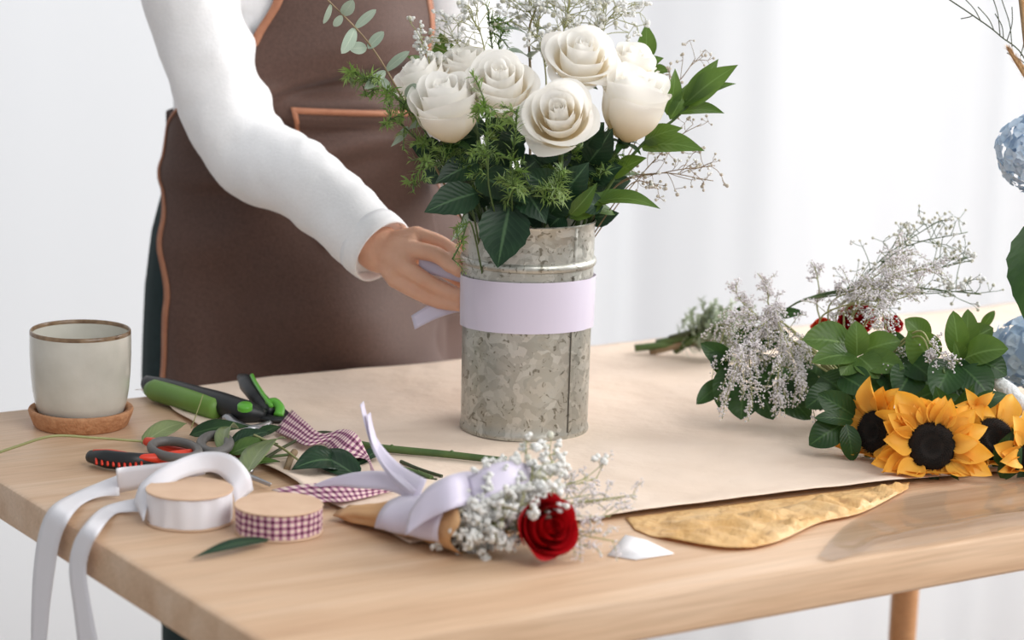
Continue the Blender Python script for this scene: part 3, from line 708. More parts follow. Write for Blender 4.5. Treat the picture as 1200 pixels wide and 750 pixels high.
def vase_greens():
    Y = VC.y
    # pointed ruscus on the right
    plant('ruscus_sprig', 'ruscus stem with pointed green leaves spreading right of the white roses', 'foliage',
          [[foot(.03, 0), pt(705, 232, Y - .01), pt(752, 170, Y - .01), pt(790, 140, Y - .01), pt(812, 118, Y - .01)]],
          [lv(803, 122, Y - .01, 865, 76, Y - .03, 34, (-.3, .6, 1)), lv(803, 118, Y - .01, 842, 69, Y - .01, 24, (.3, .3, 1)), lv(800, 124, Y - .01, 863, 98, Y - .02, 22, (.2, .9, .6)), lv(796, 132, Y - .01, 849, 133, Y - .03, 30, (0, 1, .5)),
           lv(782, 135, Y - .01, 791, 80, Y - .01, 24, (.6, 0, 1)), lv(785, 140, Y - .01, 806, 98, Y, 20, (.3, .3, 1)), lv(752, 172, Y - .01, 826, 177, Y - .04, 36, (0, .9, .8)), lv(755, 165, Y - .01, 800, 150, Y - .04, 26, (0, .5, 1)), lv(720, 205, Y - .01, 758, 185, Y - .05, 26, (0, .6, 1)),
           lv(716, 205, Y - .01, 752, 205, Y + .02, 24, (0, 1, .4))], M['leaf_mid'], M['stem'], stem_r=.0018, curl=.10, fold=.2)
    plant('ruscus_sprig', 'low ruscus stem with two broad leaves resting over the right rim of the vase', 'foliage',
          [[foot(.035, -.01), pt(690, 246, Y - .03), pt(704, 236, Y - .04)]],
          [lv(702, 236, Y - .04, 774, 245, Y - .06, 26, (.1, 1, .7)), lv(690, 245, Y - .03, 722, 252, Y - .0, 20, (.1, .8, .8)), lv(695, 240, Y - .04, 742, 226, Y - .03, 24, (-.1, .9, .6)), lv(668, 252, Y - .05, 700, 214, Y - .06, 20, (.3, .3, 1)), lv(668, 256, Y - .04, 715, 225, Y - .03, 26, (.2, .5, 1))],
          M['leaf_mid'], M['stem'], stem_r=.0018)
    plant('ruscus_sprig', 'upright ruscus tip standing behind the tallest white rose', 'foliage', [[foot(.02, .03), pt(735, 150, Y + .06), pt(757, 80, Y + .06)]],
          [lv(755, 72, Y + .06, 757, 27, Y + .05, 26, (.3, .1, 1)), lv(752, 80, Y + .06, 778, 68, Y + .05, 18, (0, .6, 1)), lv(760, 84, Y + .06, 786, 84, Y + .05, 18, (0, .8, .8))], M['leaf_mid'], M['stem'])
    plant('ruscus_sprig', 'ruscus tip with a broad leaf behind the small pinkish rose', 'foliage', [[foot(-.02, .03), pt(530, 150, Y + .07), pt(520, 80, Y + .07)]],
          [lv(522, 84, Y + .07, 516, 38, Y + .06, 34, (.2, .2, 1)), lv(500, 78, Y + .07, 476, 66, Y + .05, 14, (0, .6, 1))], M['leaf_mid'], M['stem'])
    plant('eucalyptus_sprig', 'sprig of grey-green rounded leaves behind the middle rose', 'foliage', [[foot(0, .03), pt(622, 120, Y + .06), pt(620, 40, Y + .06), pt(628, 10, Y + .06)]],
          [lv(622, 70, Y + .06, 590, 62, Y + .03, 18, (0, 1, .5)), lv(622, 68, Y + .06, 640, 62, Y + .03, 18, (0, 1, .5)), lv(620, 42, Y + .06, 588, 34, Y + .04, 12, (0, 1, .4)), lv(622, 40, Y + .06, 640, 33, Y + .05, 11, (0, 1, .4)), lv(626, 20, Y + .06, 650, 8, Y + .05, 10, (0, 1, .5)), lv(626, 16, Y + .06, 604, 4, Y + .05, 10, (0, 1, .5))], M['leaf_grey'], M['stem_brown'])
    Ye = Y - .02
    plant('eucalyptus_sprig', 'slender eucalyptus sprig of grey-green paired leaves leaning over the apron', 'foliage', [[foot(-.03, 0), pt(500, 175, Ye), pt(463, 100, Ye), pt(430, 48, Ye), pt(388, 4, Ye), pt(376, -8, Ye)]],
          [lv(388, 4, Ye, 379, 28, Ye, 9, (.7, .1, .7)), lv(402, 18, Ye, 414, 0, Ye - .01, 15, (.2, .1, 1)), lv(401, 18, Ye, 391, 31, Ye, 10, (.4, .1, 1)), lv(400, 16, Ye, 406, 10, Ye, 10, (.4, .1, 1)), lv(416, 33, Ye, 441, 11, Ye, 11, (.3, .5, .8)), lv(416, 33, Ye, 400, 63, Ye - .02, 16, (.3, -.1, 1)),
           lv(430, 56, Ye, 409, 57, Ye - .01, 15, (0, .2, 1)), lv(431, 57, Ye, 450, 37, Ye, 13, (-.3, .1, 1)), lv(452, 83, Ye, 480, 60, Ye - .01, 12, (.2, .5, .8)), lv(452, 83, Ye, 427, 104, Ye - .02, 13, (.4, .2, 1)), lv(446, 90, Ye, 458, 106, Ye, 9, (0, .5, 1)), lv(475, 113, Ye, 488, 98, Ye - .02, 11, (0, .3, 1))],
          M['leaf_grey'], M['stem_brown'], stem_r=.0011, curl=.08, fold=.1, wmax=1.05, rp=.5, tipk=.25)
    plant('eucalyptus_sprig', 'eucalyptus twig with narrow curled leaves hanging by the fingers', 'foliage', [[foot(-.04, -.02), pt(552, 240, Y - .06), pt(540, 262, Y - .07)]],
          [lv(548, 250, Y - .06, 528, 284, Y - .07, 9, (.6, .1, 1)), lv(478, 148, Y - .02, 458, 172, Y - .03, 10, (.5, .2, 1)), lv(500, 140, Y - .02, 478, 152, Y - .03, 10, (.3, .6, .7))], M['leaf_grey'], M['stem'], stem_r=.001)
    # dark rose leaves around the rim
    plant('rose_foliage', 'dark serrated rose leaves hanging over the front rim of the vase', 'foliage', [[foot(-.01, -.03), pt(592, 240, Y - .06), pt(590, 228, Y - .07)]],
          [lv(598, 238, Y - .07, 583, 314, Y - .085, 62, (-.1, .15, 1)), lv(560, 226, Y - .06, 497, 249, Y - .085, 44, (-.1, .5, 1)), lv(560, 205, Y - .05, 620, 238, Y - .085, 44, (0, .6, 1)), lv(612, 218, Y - .06, 640, 262, Y - .085, 44, (.1, .3, 1)), lv(560, 190, Y - .03, 510, 215, Y - .06, 36, (0, .5, 1))],
          M['leaf_dark'], M['stem_dark'], serr=.035, curl=.10, fold=.2)
    plant('rose_foliage', 'dark rose leaves filling the space under the front ivory rose', 'foliage', [[foot(.01, -.02), pt(640, 230, Y - .04), pt(660, 205, Y - .05)]],
          [lv(650, 225, Y - .05, 612, 200, Y - .07, 40, (0, .3, 1)), lv(655, 230, Y - .05, 690, 190, Y - .06, 40, (.2, .2, 1)), lv(645, 250, Y - .05, 672, 215, Y - .07, 34, (0, .2, 1)), lv(690, 190, Y - .03, 718, 150, Y - .05, 36, (.2, .2, 1)), lv(600, 190, Y - .03, 570, 165, Y - .05, 40, (-.1, .2, 1)), lv(690, 210, Y - .02, 730, 195, Y - .03, 34, (0, .5, 1))],
          M['leaf_dark'], M['stem_dark'], serr=.03)
    r2 = random.Random(3); L1 = []
    for i in range(62):
        x = r2.uniform(508, 712); y = r2.uniform(150, 258); YY = Y + r2.uniform(-.045, .05); a = r2.uniform(0, 6.28)
        if (x < 530 and y > 225) or (y < 175 and not 560 < x < 705): continue
        L1.append(lv(x, y, YY, x + 38 * math.cos(a), y + 24 * math.sin(a) - 6, YY + r2.uniform(-.015, .015), r2.uniform(24, 38), (r2.uniform(-.5, .5), r2.uniform(0, .8), 1)))
    plant('foliage_bunch', 'dense dark foliage packed between the rose heads and the vase rim', 'foliage', [[foot(0, 0), pt(600, 230, Y), pt(560, 190, Y)], [foot(.01, 0), pt(640, 230, Y), pt(690, 180, Y)], [foot(-.02, 0), pt(560, 235, Y), pt(530, 195, Y)], [foot(-.03, 0), pt(540, 225, Y), pt(498, 178, Y)], [foot(-.01, 0), pt(545, 215, Y + .02), pt(512, 168, Y + .02)]], L1, M['leaf_dark'], M['stem_dark'], serr=.02)
vase_greens()

def fernify(b, P, n, ln, rad, seed, side=0, w=.0007):
    rr = random.Random(seed)
    for i in range(n):
        t = (i + rr.random()) / n; p = lerpv(P, t); d = (lerpv(P, min(1, t + .03)) - lerpv(P, max(0, t - .03))).normalized()
        e, g = perp(d); a = rr.uniform(0, 2 * PI); o = (e * math.cos(a) + g * math.sin(a)) * .9 + d * rr.uniform(.25, .8); o.normalize()
        L = ln * rr.uniform(.6, 1.1) * (1 - .35 * t); s_ = o.cross(d).normalized() * w; q = p + o * L; m = p + o * L * .5 + V((0, 0, .08 * L))
        b.add([p - s_ * .5, p + s_ * .5, m + s_, m - s_, q], [(0, 1, 2, 3), (3, 2, 4)])
def fern(label, path, tufts, seed, ln=.011, dens=34, mt='fern', fpt=None):
    rr = random.Random(seed); t = thing('asparagus_fern', label, 'foliage', path[0]); P = spline(path, 8)
    b = MB(); b.tube(P, .0009, 5); nb = MB()
    fernify(nb, P[len(P) // 2:], int(dens * 1.5), ln * 1.2, 0, seed)
    for k in range(tufts):
        q = lerpv(P, rr.uniform(.35, 1)); d = (rvec() + V((0, -.2, .2))).normalized() * rr.uniform(.012, .028)
        S = spline([q, q + d * .6 + V((0, 0, .002)), q + d], 4); b.tube(S, .0005, 4); fernify(nb, S, int(dens * .7), ln * 1.15, 0, seed + k)
    b.build('stem', M['stem'], t); nb.build('needles', M[mt], t); return t
def vase_ferns():
    Y = VC.y
    f = lambda *a: [foot(rnd.uniform(-.03, .03), rnd.uniform(-.02, .02))] + [pt(*q) for q in a]
    fern('asparagus fern plume in front of the middle rose', f((575, 230, Y - .09), (572, 180, Y - .115), (570, 140, Y - .12), (566, 112, Y - .115)), 12, 21, dens=44)
    fern('asparagus fern tip between the middle rose and the front ivory rose', f((600, 215, Y - .07), (604, 160, Y - .10), (606, 128, Y - .105)), 5, 22, dens=36)
    fern('feathery asparagus fern reaching left across the apron', f((520, 190, Y - .03), (480, 130, Y - .03), (445, 100, Y - .03), (410, 82, Y - .03)), 16, 23, dens=40, ln=.013)
    fern('asparagus fern hanging at the far left below the eucalyptus sprig', f((520, 200, Y - .03), (490, 165, Y - .03), (462, 140, Y - .03), (448, 148, Y - .035)), 9, 24, dens=30)
    fern('small asparagus fern frond pointing down toward the person\'s wrist', f((530, 205, Y - .04), (505, 195, Y - .05), (488, 205, Y - .05), (484, 226, Y - .05)), 6, 25, dens=26)
    fern('asparagus fern tip standing up above the middle rose', f((590, 130, Y + .05), (576, 50, Y + .06), (572, 10, Y + .06)), 8, 26, dens=40, ln=.013)
    fern('short asparagus fern tip beside the grey-green rounded leaves', f((600, 130, Y + .03), (588, 75, Y + .05), (584, 48, Y + .05)), 4, 27, dens=34)
    fern('asparagus fern spray below the front ivory rose', f((640, 250, Y - .06), (652, 218, Y - .095), (662, 204, Y - .10)), 10, 28, dens=40, ln=.014)
    fern('asparagus fern spray above the hanging dark rose leaf', f((600, 240, Y - .08), (602, 220, Y - .10), (600, 200, Y - .105)), 8, 29, dens=36, ln=.012)
    fern('thin asparagus fern twig dangling in front of the fingers', [foot(-.04, -.03), pt(552, 262, Y - .085), pt(540, 285, Y - .095), pt(530, 304, Y - .10)], 5, 30, ln=.009, dens=16)
    fern('dark asparagus fern between the rose stems under the middle rose', f((585, 240, Y - .02), (580, 200, Y - .02), (574, 170, Y - .02)), 16, 32, dens=40, ln=.013)
    fern('dark asparagus fern between the stems behind the front ivory rose', f((640, 240, Y - .01), (645, 200, Y - .01), (690, 170, Y - .01)), 16, 33, dens=40, ln=.013)
    fern('asparagus fern under the side-facing ivory rose at the front left', f((560, 235, Y - .03), (540, 205, Y - .04), (530, 185, Y - .04)), 12, 34, dens=36, ln=.013)
    fern('asparagus fern filling the gap right of the front ivory rose', f((690, 230, Y - .02), (706, 190, Y - .03), (716, 165, Y - .03)), 10, 31, dens=30, ln=.013)
vase_ferns()

def blossom(b, c, r, rr, m=0, n=7):
    for k in range(n):
        d = V((rr.uniform(-1, 1), rr.uniform(-1, 1), rr.uniform(-1, 1))) * r * .62
        b.ball(c + d, r * rr.uniform(.35, .6), m, 1, .25)
def gyp(label, paths, nb, spread, seed, br=.0028, group=None, name='babys_breath', stems='stem_pale', nblos=5, buds=.3, main_r=.0009, sub=3, up=.5):
    """paths: main branches; each carries twigs that fork into flower heads"""
    rr = random.Random(seed); t = thing(name, label, "baby's breath", paths[0][0], group); b = MB(); w = MB()
    for path in paths:
        P = spline(path, 8); n = len(P); b.tube(P, [main_r * (1.2 - .6 * i / (n - 1)) for i in range(n)], 5)
        for k in range(nb):
            tt = rr.uniform(.45, 1); p = lerpv(P, tt); d = (lerpv(P, min(1, tt + .05)) - lerpv(P, max(0, tt - .05))).normalized()
            o = (d * .8 + rvec() + V((0, 0, up * .4))).normalized() * spread * rr.uniform(.4, 1)
            q = p + o; mid = p + o * .5 + rvec() * spread * .06
            b.tube(spline([p, mid, q], 3), main_r * .5, 4, cap=False)
            for j in range(sub):
                e = q + (o.normalized() * .6 + rvec()).normalized() * spread * rr.uniform(.2, .42)
                b.tube([q, q.lerp(e, .5) + rvec() * .001, e], main_r * .35, 4, cap=False)
                if rr.random() < buds: w.ball(e, br * .62 * rr.uniform(.7, 1.2), 1, 2, .06)
                else: blossom(w, e, br * rr.uniform(.75, 1.15), rr, 0, nblos)
    b.build('stem', M[stems], t); w.build('blossoms', [M['gyp'], M['bud_brown' if stems == 'stem_brown' else 'bud']], t)
    return t
def vase_gyps():
    Y = VC.y + .05
    f = foot(0, .03)
    gyp("cloud of baby's breath behind the tallest white rose", [[f, pt(650, 120, Y), pt(660, 40, Y), pt(668, 5, Y)], [f, pt(670, 120, Y), pt(700, 40, Y), pt(722, 12, Y)], [f, pt(640, 120, Y), pt(630, 40, Y), pt(618, 8, Y)]], 30, .038, 41, br=.0036, buds=.15)
    gyp("sprig of baby's breath above the small pinkish rose", [[f, pt(560, 130, Y), pt(540, 60, Y), pt(528, 40, Y)], [f, pt(580, 130, Y), pt(566, 50, Y), pt(556, 24, Y)]], 14, .03, 42, br=.0034, buds=.15)
    gyp("small tuft of baby's breath nearest the apron bib, beside a broad leaf", [[f, pt(520, 120, Y - .03), pt(500, 60, Y - .03), pt(492, 44, Y - .03)]], 10, .02, 43, br=.0032, buds=.1)
    gyp("baby's breath with tiny brown buds reaching far right beside the vase", [[foot(.03, 0), pt(715, 225, Y - .05), pt(780, 202, Y - .05), pt(838, 194, Y - .05)], [foot(.03, 0), pt(715, 225, Y - .05), pt(770, 203, Y - .05), pt(836, 212, Y - .05)]], 9, .026, 44, br=.0027, main_r=.0007, sub=3, stems='stem_brown', buds=.75, nblos=3)
    gyp("budding baby's breath twig below the pointed ruscus leaves", [[foot(.03, 0), pt(735, 225, Y - .04), pt(790, 165, Y - .04), pt(822, 145, Y - .04)]], 8, .02, 45, br=.0025, main_r=.0006, sub=3, stems='stem_brown', buds=.8, nblos=3)
    gyp("budding baby's breath twig behind the upright pointed leaf", [[foot(.03, .02), pt(760, 140, Y), pt(800, 90, Y), pt(815, 68, Y)]], 9, .022, 46, br=.0025, main_r=.0006, sub=3, stems='stem_brown', buds=.8, nblos=3)
    gyp("low budding baby's breath twig just above the low ruscus leaves", [[foot(.03, 0), pt(730, 225, Y - .06), pt(760, 214, Y - .06), pt(772, 222, Y - .06)]], 6, .014, 47, br=.0026, main_r=.0006, sub=4, stems='stem_brown', buds=.8, nblos=3)
vase_gyps()

# ------------------------------------------------------------------ red rose bouquet at the front
def front_bouquet():
    a0 = at(404, 600, .006); a1 = at(560, 612, .026)
    ax = (a1 - a0).normalized(); e = ax.cross(UPZ).normalized(); g = e.cross(ax).normalized()
    b = MB(); rows = []
    for i in range(17):
        t = i / 16; c = a0.lerp(a1, t); r = .010 + .019 * t; rz = (.003 + .026 * t) / r; row = []
        for j in range(41):
            a = 2 * PI * 1.08 * j / 40 + 2.2
            ex = (.008 * math.sin(a * 2 + 1) + .004 * math.sin(a * 5)) * t ** 3
            p = c + ax * ex + e * (r * 1.25 * math.cos(a)) + g * (r * rz * .88 * math.sin(a))
            p += (e * math.cos(a) + g * math.sin(a)) * (.0035 * NZ.noise(V((a * 2, t * 5, 3))) + .0012 * j / 40)
            p.z = max(p.z, TZ + .002); row.append(p)
        rows.append(row)
    b.grid(rows); tag(b.build('paper_wrap', M['kraft_edge'], None, at(500, 625), solid=.0005), 'kraft paper cone wrapped around the red rose bouquet', 'paper wrap')
    # lavender ribbon round the wrap with bow and tails
    t = thing('satin_bow', 'lavender satin bow tied around the red rose bouquet', 'ribbon', at(510, 590))
    b = MB(); rows = []
    for i in range(9):
        tt = .40 + .54 * i / 8; c = a0.lerp(a1, tt); r = .0115 + .019 * tt; rz = (.0045 + .026 * tt) / r; row = []
        for j in range(33):
            a = -.35 + (PI + .5) * j / 32
            w = .002 + .0018 * abs(math.sin(i * .9 + a * 2))
            row.append(c + ax * .004 * math.sin(a * 2) + e * ((r * 1.25 + w) * math.cos(a)) + g * ((r * rz * .88 + w) * math.sin(a)))
        rows.append(row)
    b.grid(rows); b.build('band', M['satin'], t, solid=.0004)
    def S(l, h): return [at(x, y, z) for x, y, z in l]
    b = MB()
    b.strip(S([(480, 600, .035), (500, 572, .055), (530, 556, .066), (556, 553, .060), (560, 566, .046), (540, 575, .045)], 0), S([(474, 628, .020), (500, 610, .034), (530, 596, .046), (556, 590, .044), (566, 588, .036), (548, 596, .036)], 0)); 
    b.strip(S([(548, 560, .060), (572, 546, .070), (600, 540, .072), (622, 548, .062), (600, 566, .05)], 0), S([(556, 592, .044), (580, 580, .052), (602, 572, .054), (620, 574, .05), (604, 586, .04)], 0))
    b.build('bow_loop', M['satin'], t, solid=.0004)
    b = MB()
    b.strip(S([(492, 566, .046), (455, 553, .040), (420, 553, .034), (385, 561, .024), (360, 572, .014)], 0), S([(487, 588, .034), (455, 575, .030), (420, 572, .024), (388, 570, .018), (352, 574, .012)], 0))
    b.strip(S([(500, 562, .050), (470, 545, .050), (446, 520, .06), (432, 492, .074), (426, 470, .086)], 0), S([(488, 590, .034), (458, 562, .040), (438, 530, .056), (428, 500, .072), (422, 474, .086)], 0))
    b.strip(S([(488, 575, .044), (462, 548, .046), (446, 524, .058), (438, 502, .070), (434, 483, .080)], 0), S([(484, 580, .040), (458, 556, .044), (440, 530, .056), (433, 508, .069), (430, 486, .080)], 0))
    b.build('ribbon_end', M['satin'], t, solid=.0004)
    rose('red rose in the small bouquet at the front of the table', at(640, 618, .030), axm(.50, .34, .85), 40 * mpp(at(640, 620)), a0.lerp(a1, .1) + g * .002, M['petal_red'], 65, name='red_rose', openn=.6, hgt=1.3)
    rr = random.Random(5)
    def spray(label, ends, nb, sp, seed, br, **k):
        gyp(label, [[a0.lerp(a1, .2), a0.lerp(a1, .9) + g * .006, q] for q in ends], nb, sp, seed, br=br, **k)
    spray("baby's breath with large white blossoms in front of the red rose", [at(545, 632, .012), at(560, 612, .03), at(540, 615, .026), at(580, 635, .016), at(590, 610, .036)], 14, .022, 51, .0044, nblos=6, buds=.1, up=.1)
    spray("baby's breath rising above the red rose toward the vase", [at(640, 560, .06), at(620, 545, .062), at(650, 540, .06), at(690, 560, .05), at(610, 570, .05)], 12, .027, 52, .0046, nblos=6, buds=.15, up=.6)
    spray("baby's breath heads clustered over the lavender bow and red petals", [at(625, 590, .05), at(600, 592, .048), at(655, 585, .05)], 12, .022, 53, .0048, nblos=6, buds=.1, up=.4)
    sprays = [([at(700, 560, .045), at(720, 585, .035), at(745, 580, .04), at(690, 580, .045)], 'limonium sprig with fine dry twigs past the red rose', 54), ([at(700, 625, .02), at(725, 635, .014), at(715, 605, .025), at(685, 640, .012)], 'limonium sprig lying low beside the red rose on the table', 55)]
    for ends, lb, sd in sprays:
        limo(lb, [[a0.lerp(a1, .2), a0.lerp(a1, .9) + g * .005, q] for q in ends], 16, .026, sd, 16)
def limo(label, paths, ntw, ln, seed, nfl, fs=.00098, droop=.0, t0=.5):
    rr = random.Random(seed); t = thing('limonium_sprig', label, 'dried flowers', paths[0][0]); b = MB(); w = MB()
    for path in paths:
        P = spline(path, 8); n = len(P); b.tube(P, [.0010 * (1.2 - .7 * i / (n - 1)) for i in range(n)], 5)
        for k in range(ntw):
            tt = rr.uniform(t0, 1); p = lerpv(P, tt); d = (lerpv(P, min(1, tt + .05)) - lerpv(P, max(0, tt - .05))).normalized()
            v = V((rr.uniform(-1, 1), rr.uniform(-1, 1), rr.uniform(-1, 1)))
            o = (d * .8 + v + V((0, 0, -droop))).normalized() * ln * rr.uniform(.4, 1)
            S = spline([p, p + o * .55 + V((0, 0, .1 * ln)), p + o - V((0, 0, droop * ln * .3))], 4); b.tube(S, .00035, 4, cap=False)
            for j in range(int(nfl * 1.3)):
                u = rr.uniform(.2, 1); q = lerpv(S, u); v = V((rr.uniform(-1, 1), rr.uniform(-1, 1), rr.uniform(-.6, 1))).normalized()
                e = q + v * rr.uniform(.0015, .005); s_ = perp(v)[0] * .0003
                w.add([q - s_, q + s_, e], [(0, 1, 2)])
                w.ball(e, fs * rr.uniform(.6, 1.2), 0, 1, .3)
    b.build('stem', M['stem_pale'], t); w.build('blossoms', M['limonium'], t); return t
front_bouquet()

# ------------------------------------------------------------------ cut leaves and stems on the table
def cut_leaf(label, b0, t0, w, mt, h0=.004, h1=.004, nr=(0, 0, 1), curl=.1, fold=.2, group=None, name='cut_leaf', serr=0):
    p, q = at(*b0, h0), at(*t0, h1); b = MB(); b.leaf(p, q, w, V(nr), curl, fold, nv=12, nu=6, serr=serr, wave=.02)
    for i, v in enumerate(b.v):
        if v.z < TZ + .0032: b.v[i] = V((v.x, v.y, TZ + .0032))
    o = b.build(name, M[mt], None, p, solid=.0004); return tag(o, label, 'leaf', group)
cut_leaf('pale green leaf lying behind the red end of the snips', (166, 520), (219, 496), .020, 'leaf_pale', .004, .010, (.1, -.6, .8))
cut_leaf('dusty green leaf lying below the secateurs handle', (222, 510), (291, 500), .020, 'leaf_deep', .006, .012, (0, -.5, .8))
cut_leaf('curled pale leaf behind the small scissor loop', (262, 532), (280, 502), .018, 'leaf_pale', .006, .014, (-.4, -.6, .6), .2, .4)
cut_leaf('dark glossy leaf between the small scissor loop and the gingham ribbon', (270, 523), (316, 506), .020, 'leaf_dark', .006, .014, (0, -.6, .8))
cut_leaf('long light green leaf standing out behind the white ribbon loop', (288, 557), (336, 514), .030, 'leaf_pale', .008, .016, (-.4, -.8, .6), .1, .25)
cut_leaf('mid green leaf underneath the long light green leaf', (268, 533), (326, 520), .024, 'leaf_mid', .004, .008, (0, -.4, .9))
cut_leaf('large dark leaf in front of the gingham ribbon', (421, 560), (360, 531), .031, 'leaf_dark', .004, .009, (0, -.6, .8), .08, .2)
cut_leaf('dark rounded leaf lying nearest the gingham spool', (402, 543), (342, 550), .034, 'leaf_dark', .006, .010, (0, -.6, .8), .15, .2)
cut_leaf('narrow green leaf lying flat just left of the brown dried stub', (268, 549), (328, 541), .015, 'leaf_mid', .004, .006, (0, -.4, .9))
cut_leaf('small pale leaf tip sticking up between the secateurs blade and the ribbon', (300, 512), (330, 500), .013, 'leaf_deep', .006, .012, (0, -.5, .8))
cut_leaf('dark leaf tucked under the gingham ribbon end', (410, 545), (436, 530), .026, 'leaf_dark', .004, .008, (0, -.4, .8))
cut_leaf('small dark leaf hanging off the long cut rose stem', (452, 527), (418, 545), .014, 'leaf_dark', .012, .005, (0, -.5, .8))
cut_leaf('long dark green leaf tip lying in front of the gingham spool', (316, 632), (226, 654), .0125, 'leaf_dark', .005, .004, (0, -.45, .9), .06, .1)
def cut_stem(label, pts, r0, r1, mt='stem', name='cut_twig', group=None):
    b = MB(); P = tpts(pts, 8); n = len(P); b.tube(P, [r0 + (r1 - r0) * i / (n - 1) for i in range(n)], 9)
    for i in range(n):
        if i % 7 == 3 and r0 > .002: b.ball(P[i] + V((0, 0, r0 * .7)), r0 * .5, 0, 1)
    tag(b.build(name, M[mt], None, P[0], sharp=50), label, 'stem', group)
cut_stem('thick cut rose stem running toward the vase behind the bow tails', [(376, 512, .008), (440, 524, .008), (520, 532, .008), (592, 540, .008)], .0040, .0032)
cut_stem('short cut stem lying nearest the lavender bow', [(462, 548, .006), (485, 553, .006), (506, 560, .006)], .0028, .0024)
cut_stem('thin short stem lying behind the short cut stem', [(470, 541, .006), (492, 550, .006), (518, 558, .006)], .0018, .0014, 'stem_dark')
cut_stem('pale stub of stem partly under the short cut stem', [(480, 558, .004), (496, 561, .004), (512, 563, .004)], .0020, .002, 'stem_dark')
cut_stem('long thin pale stem curving past the front of the cork saucer', [(-20, 537, .003), (20, 523, .012), (62, 511, .020), (110, 513, .014), (150, 516, .007), (200, 520, .004), (262, 528, .004)], .0014, .0011, 'stem_pale')
cut_stem('green stem lying across under the small scissor loop', [(238, 541, .004), (290, 538, .005), (345, 532, .006)], .0017, .0014, 'stem')
cut_stem('dark stem running under the gingham ribbon', [(296, 546, .007), (340, 520, .010), (372, 507, .006), (398, 508, .005)], .0016, .0013, 'stem_dark')
cut_stem('slender stem crossing over the leaves beside the gingham ribbon', [(298, 510, .014), (330, 525, .014), (352, 541, .012)], .0013, .0010, 'stem_pale')
cut_stem('thin wisp of stem leaning on the green secateurs grip', [(224, 502, .004), (232, 480, .022), (238, 462, .036)], .0006, .0004, 'stem_pale')
cut_stem('dark twig lying just behind the large scissor loop', [(232, 516, .005), (262, 516, .005), (292, 520, .005)], .0014, .0010, 'stem_dark')
cut_stem('brown dried stub between the dark leaves', [(336, 550, .006), (341, 536, .009), (345, 530, .010)], .003, .0035, 'stem_brown')

# ------------------------------------------------------------------ stems bundle at the back edge
def back_bundle():
    rr = random.Random(9)
    for i, (x, y, h) in enumerate(((744, 408, .010), (762, 412, .006), (770, 402, .016), (785, 396, .024), (792, 411, .008))):
        t = thing('greenery_sprig', ['pale cut stem end sticking out furthest from the heap toward the vase', 'brownish cut stem lowest in the bundle at the back of the table', 'pale stem lying on top of the bundle at the back of the table', 'dark slanting stem at the top of the back bundle', 'stem with dense pale needles nearest the white blossoms at the back'][i], 'foliage', at(x, y, h))
        p = at(x, y, h); q = at(872 - i * 4, 404 - i * 6, .02 + .009 * i); P = spline([p, p.lerp(q, .5) + V((0, 0, .004)), q], 6)
        b = MB(); b.tube(P, .0042 if i != 3 else .003, 8); b.build('stem', M[('stem', 'stem_brown', 'stem', 'stem_dark', 'stem')[i]], t)
        b = MB(); fernify(b, P[4:], 60, .022, 0, 70 + i, w=.0022)
        for k in range(10):
            a = lerpv(P, rr.uniform(.35, 1)); d = (V((.6, .2, .9 if k % 3 else .2)) + rvec() * .8).normalized() * .035
            S = spline([a, a + d * .6, a + d], 3); fernify(b, S, 36, .012, 0, 80 + k, w=.0014)
        b.build('needles', M['fern_pale'], t)
back_bundle()

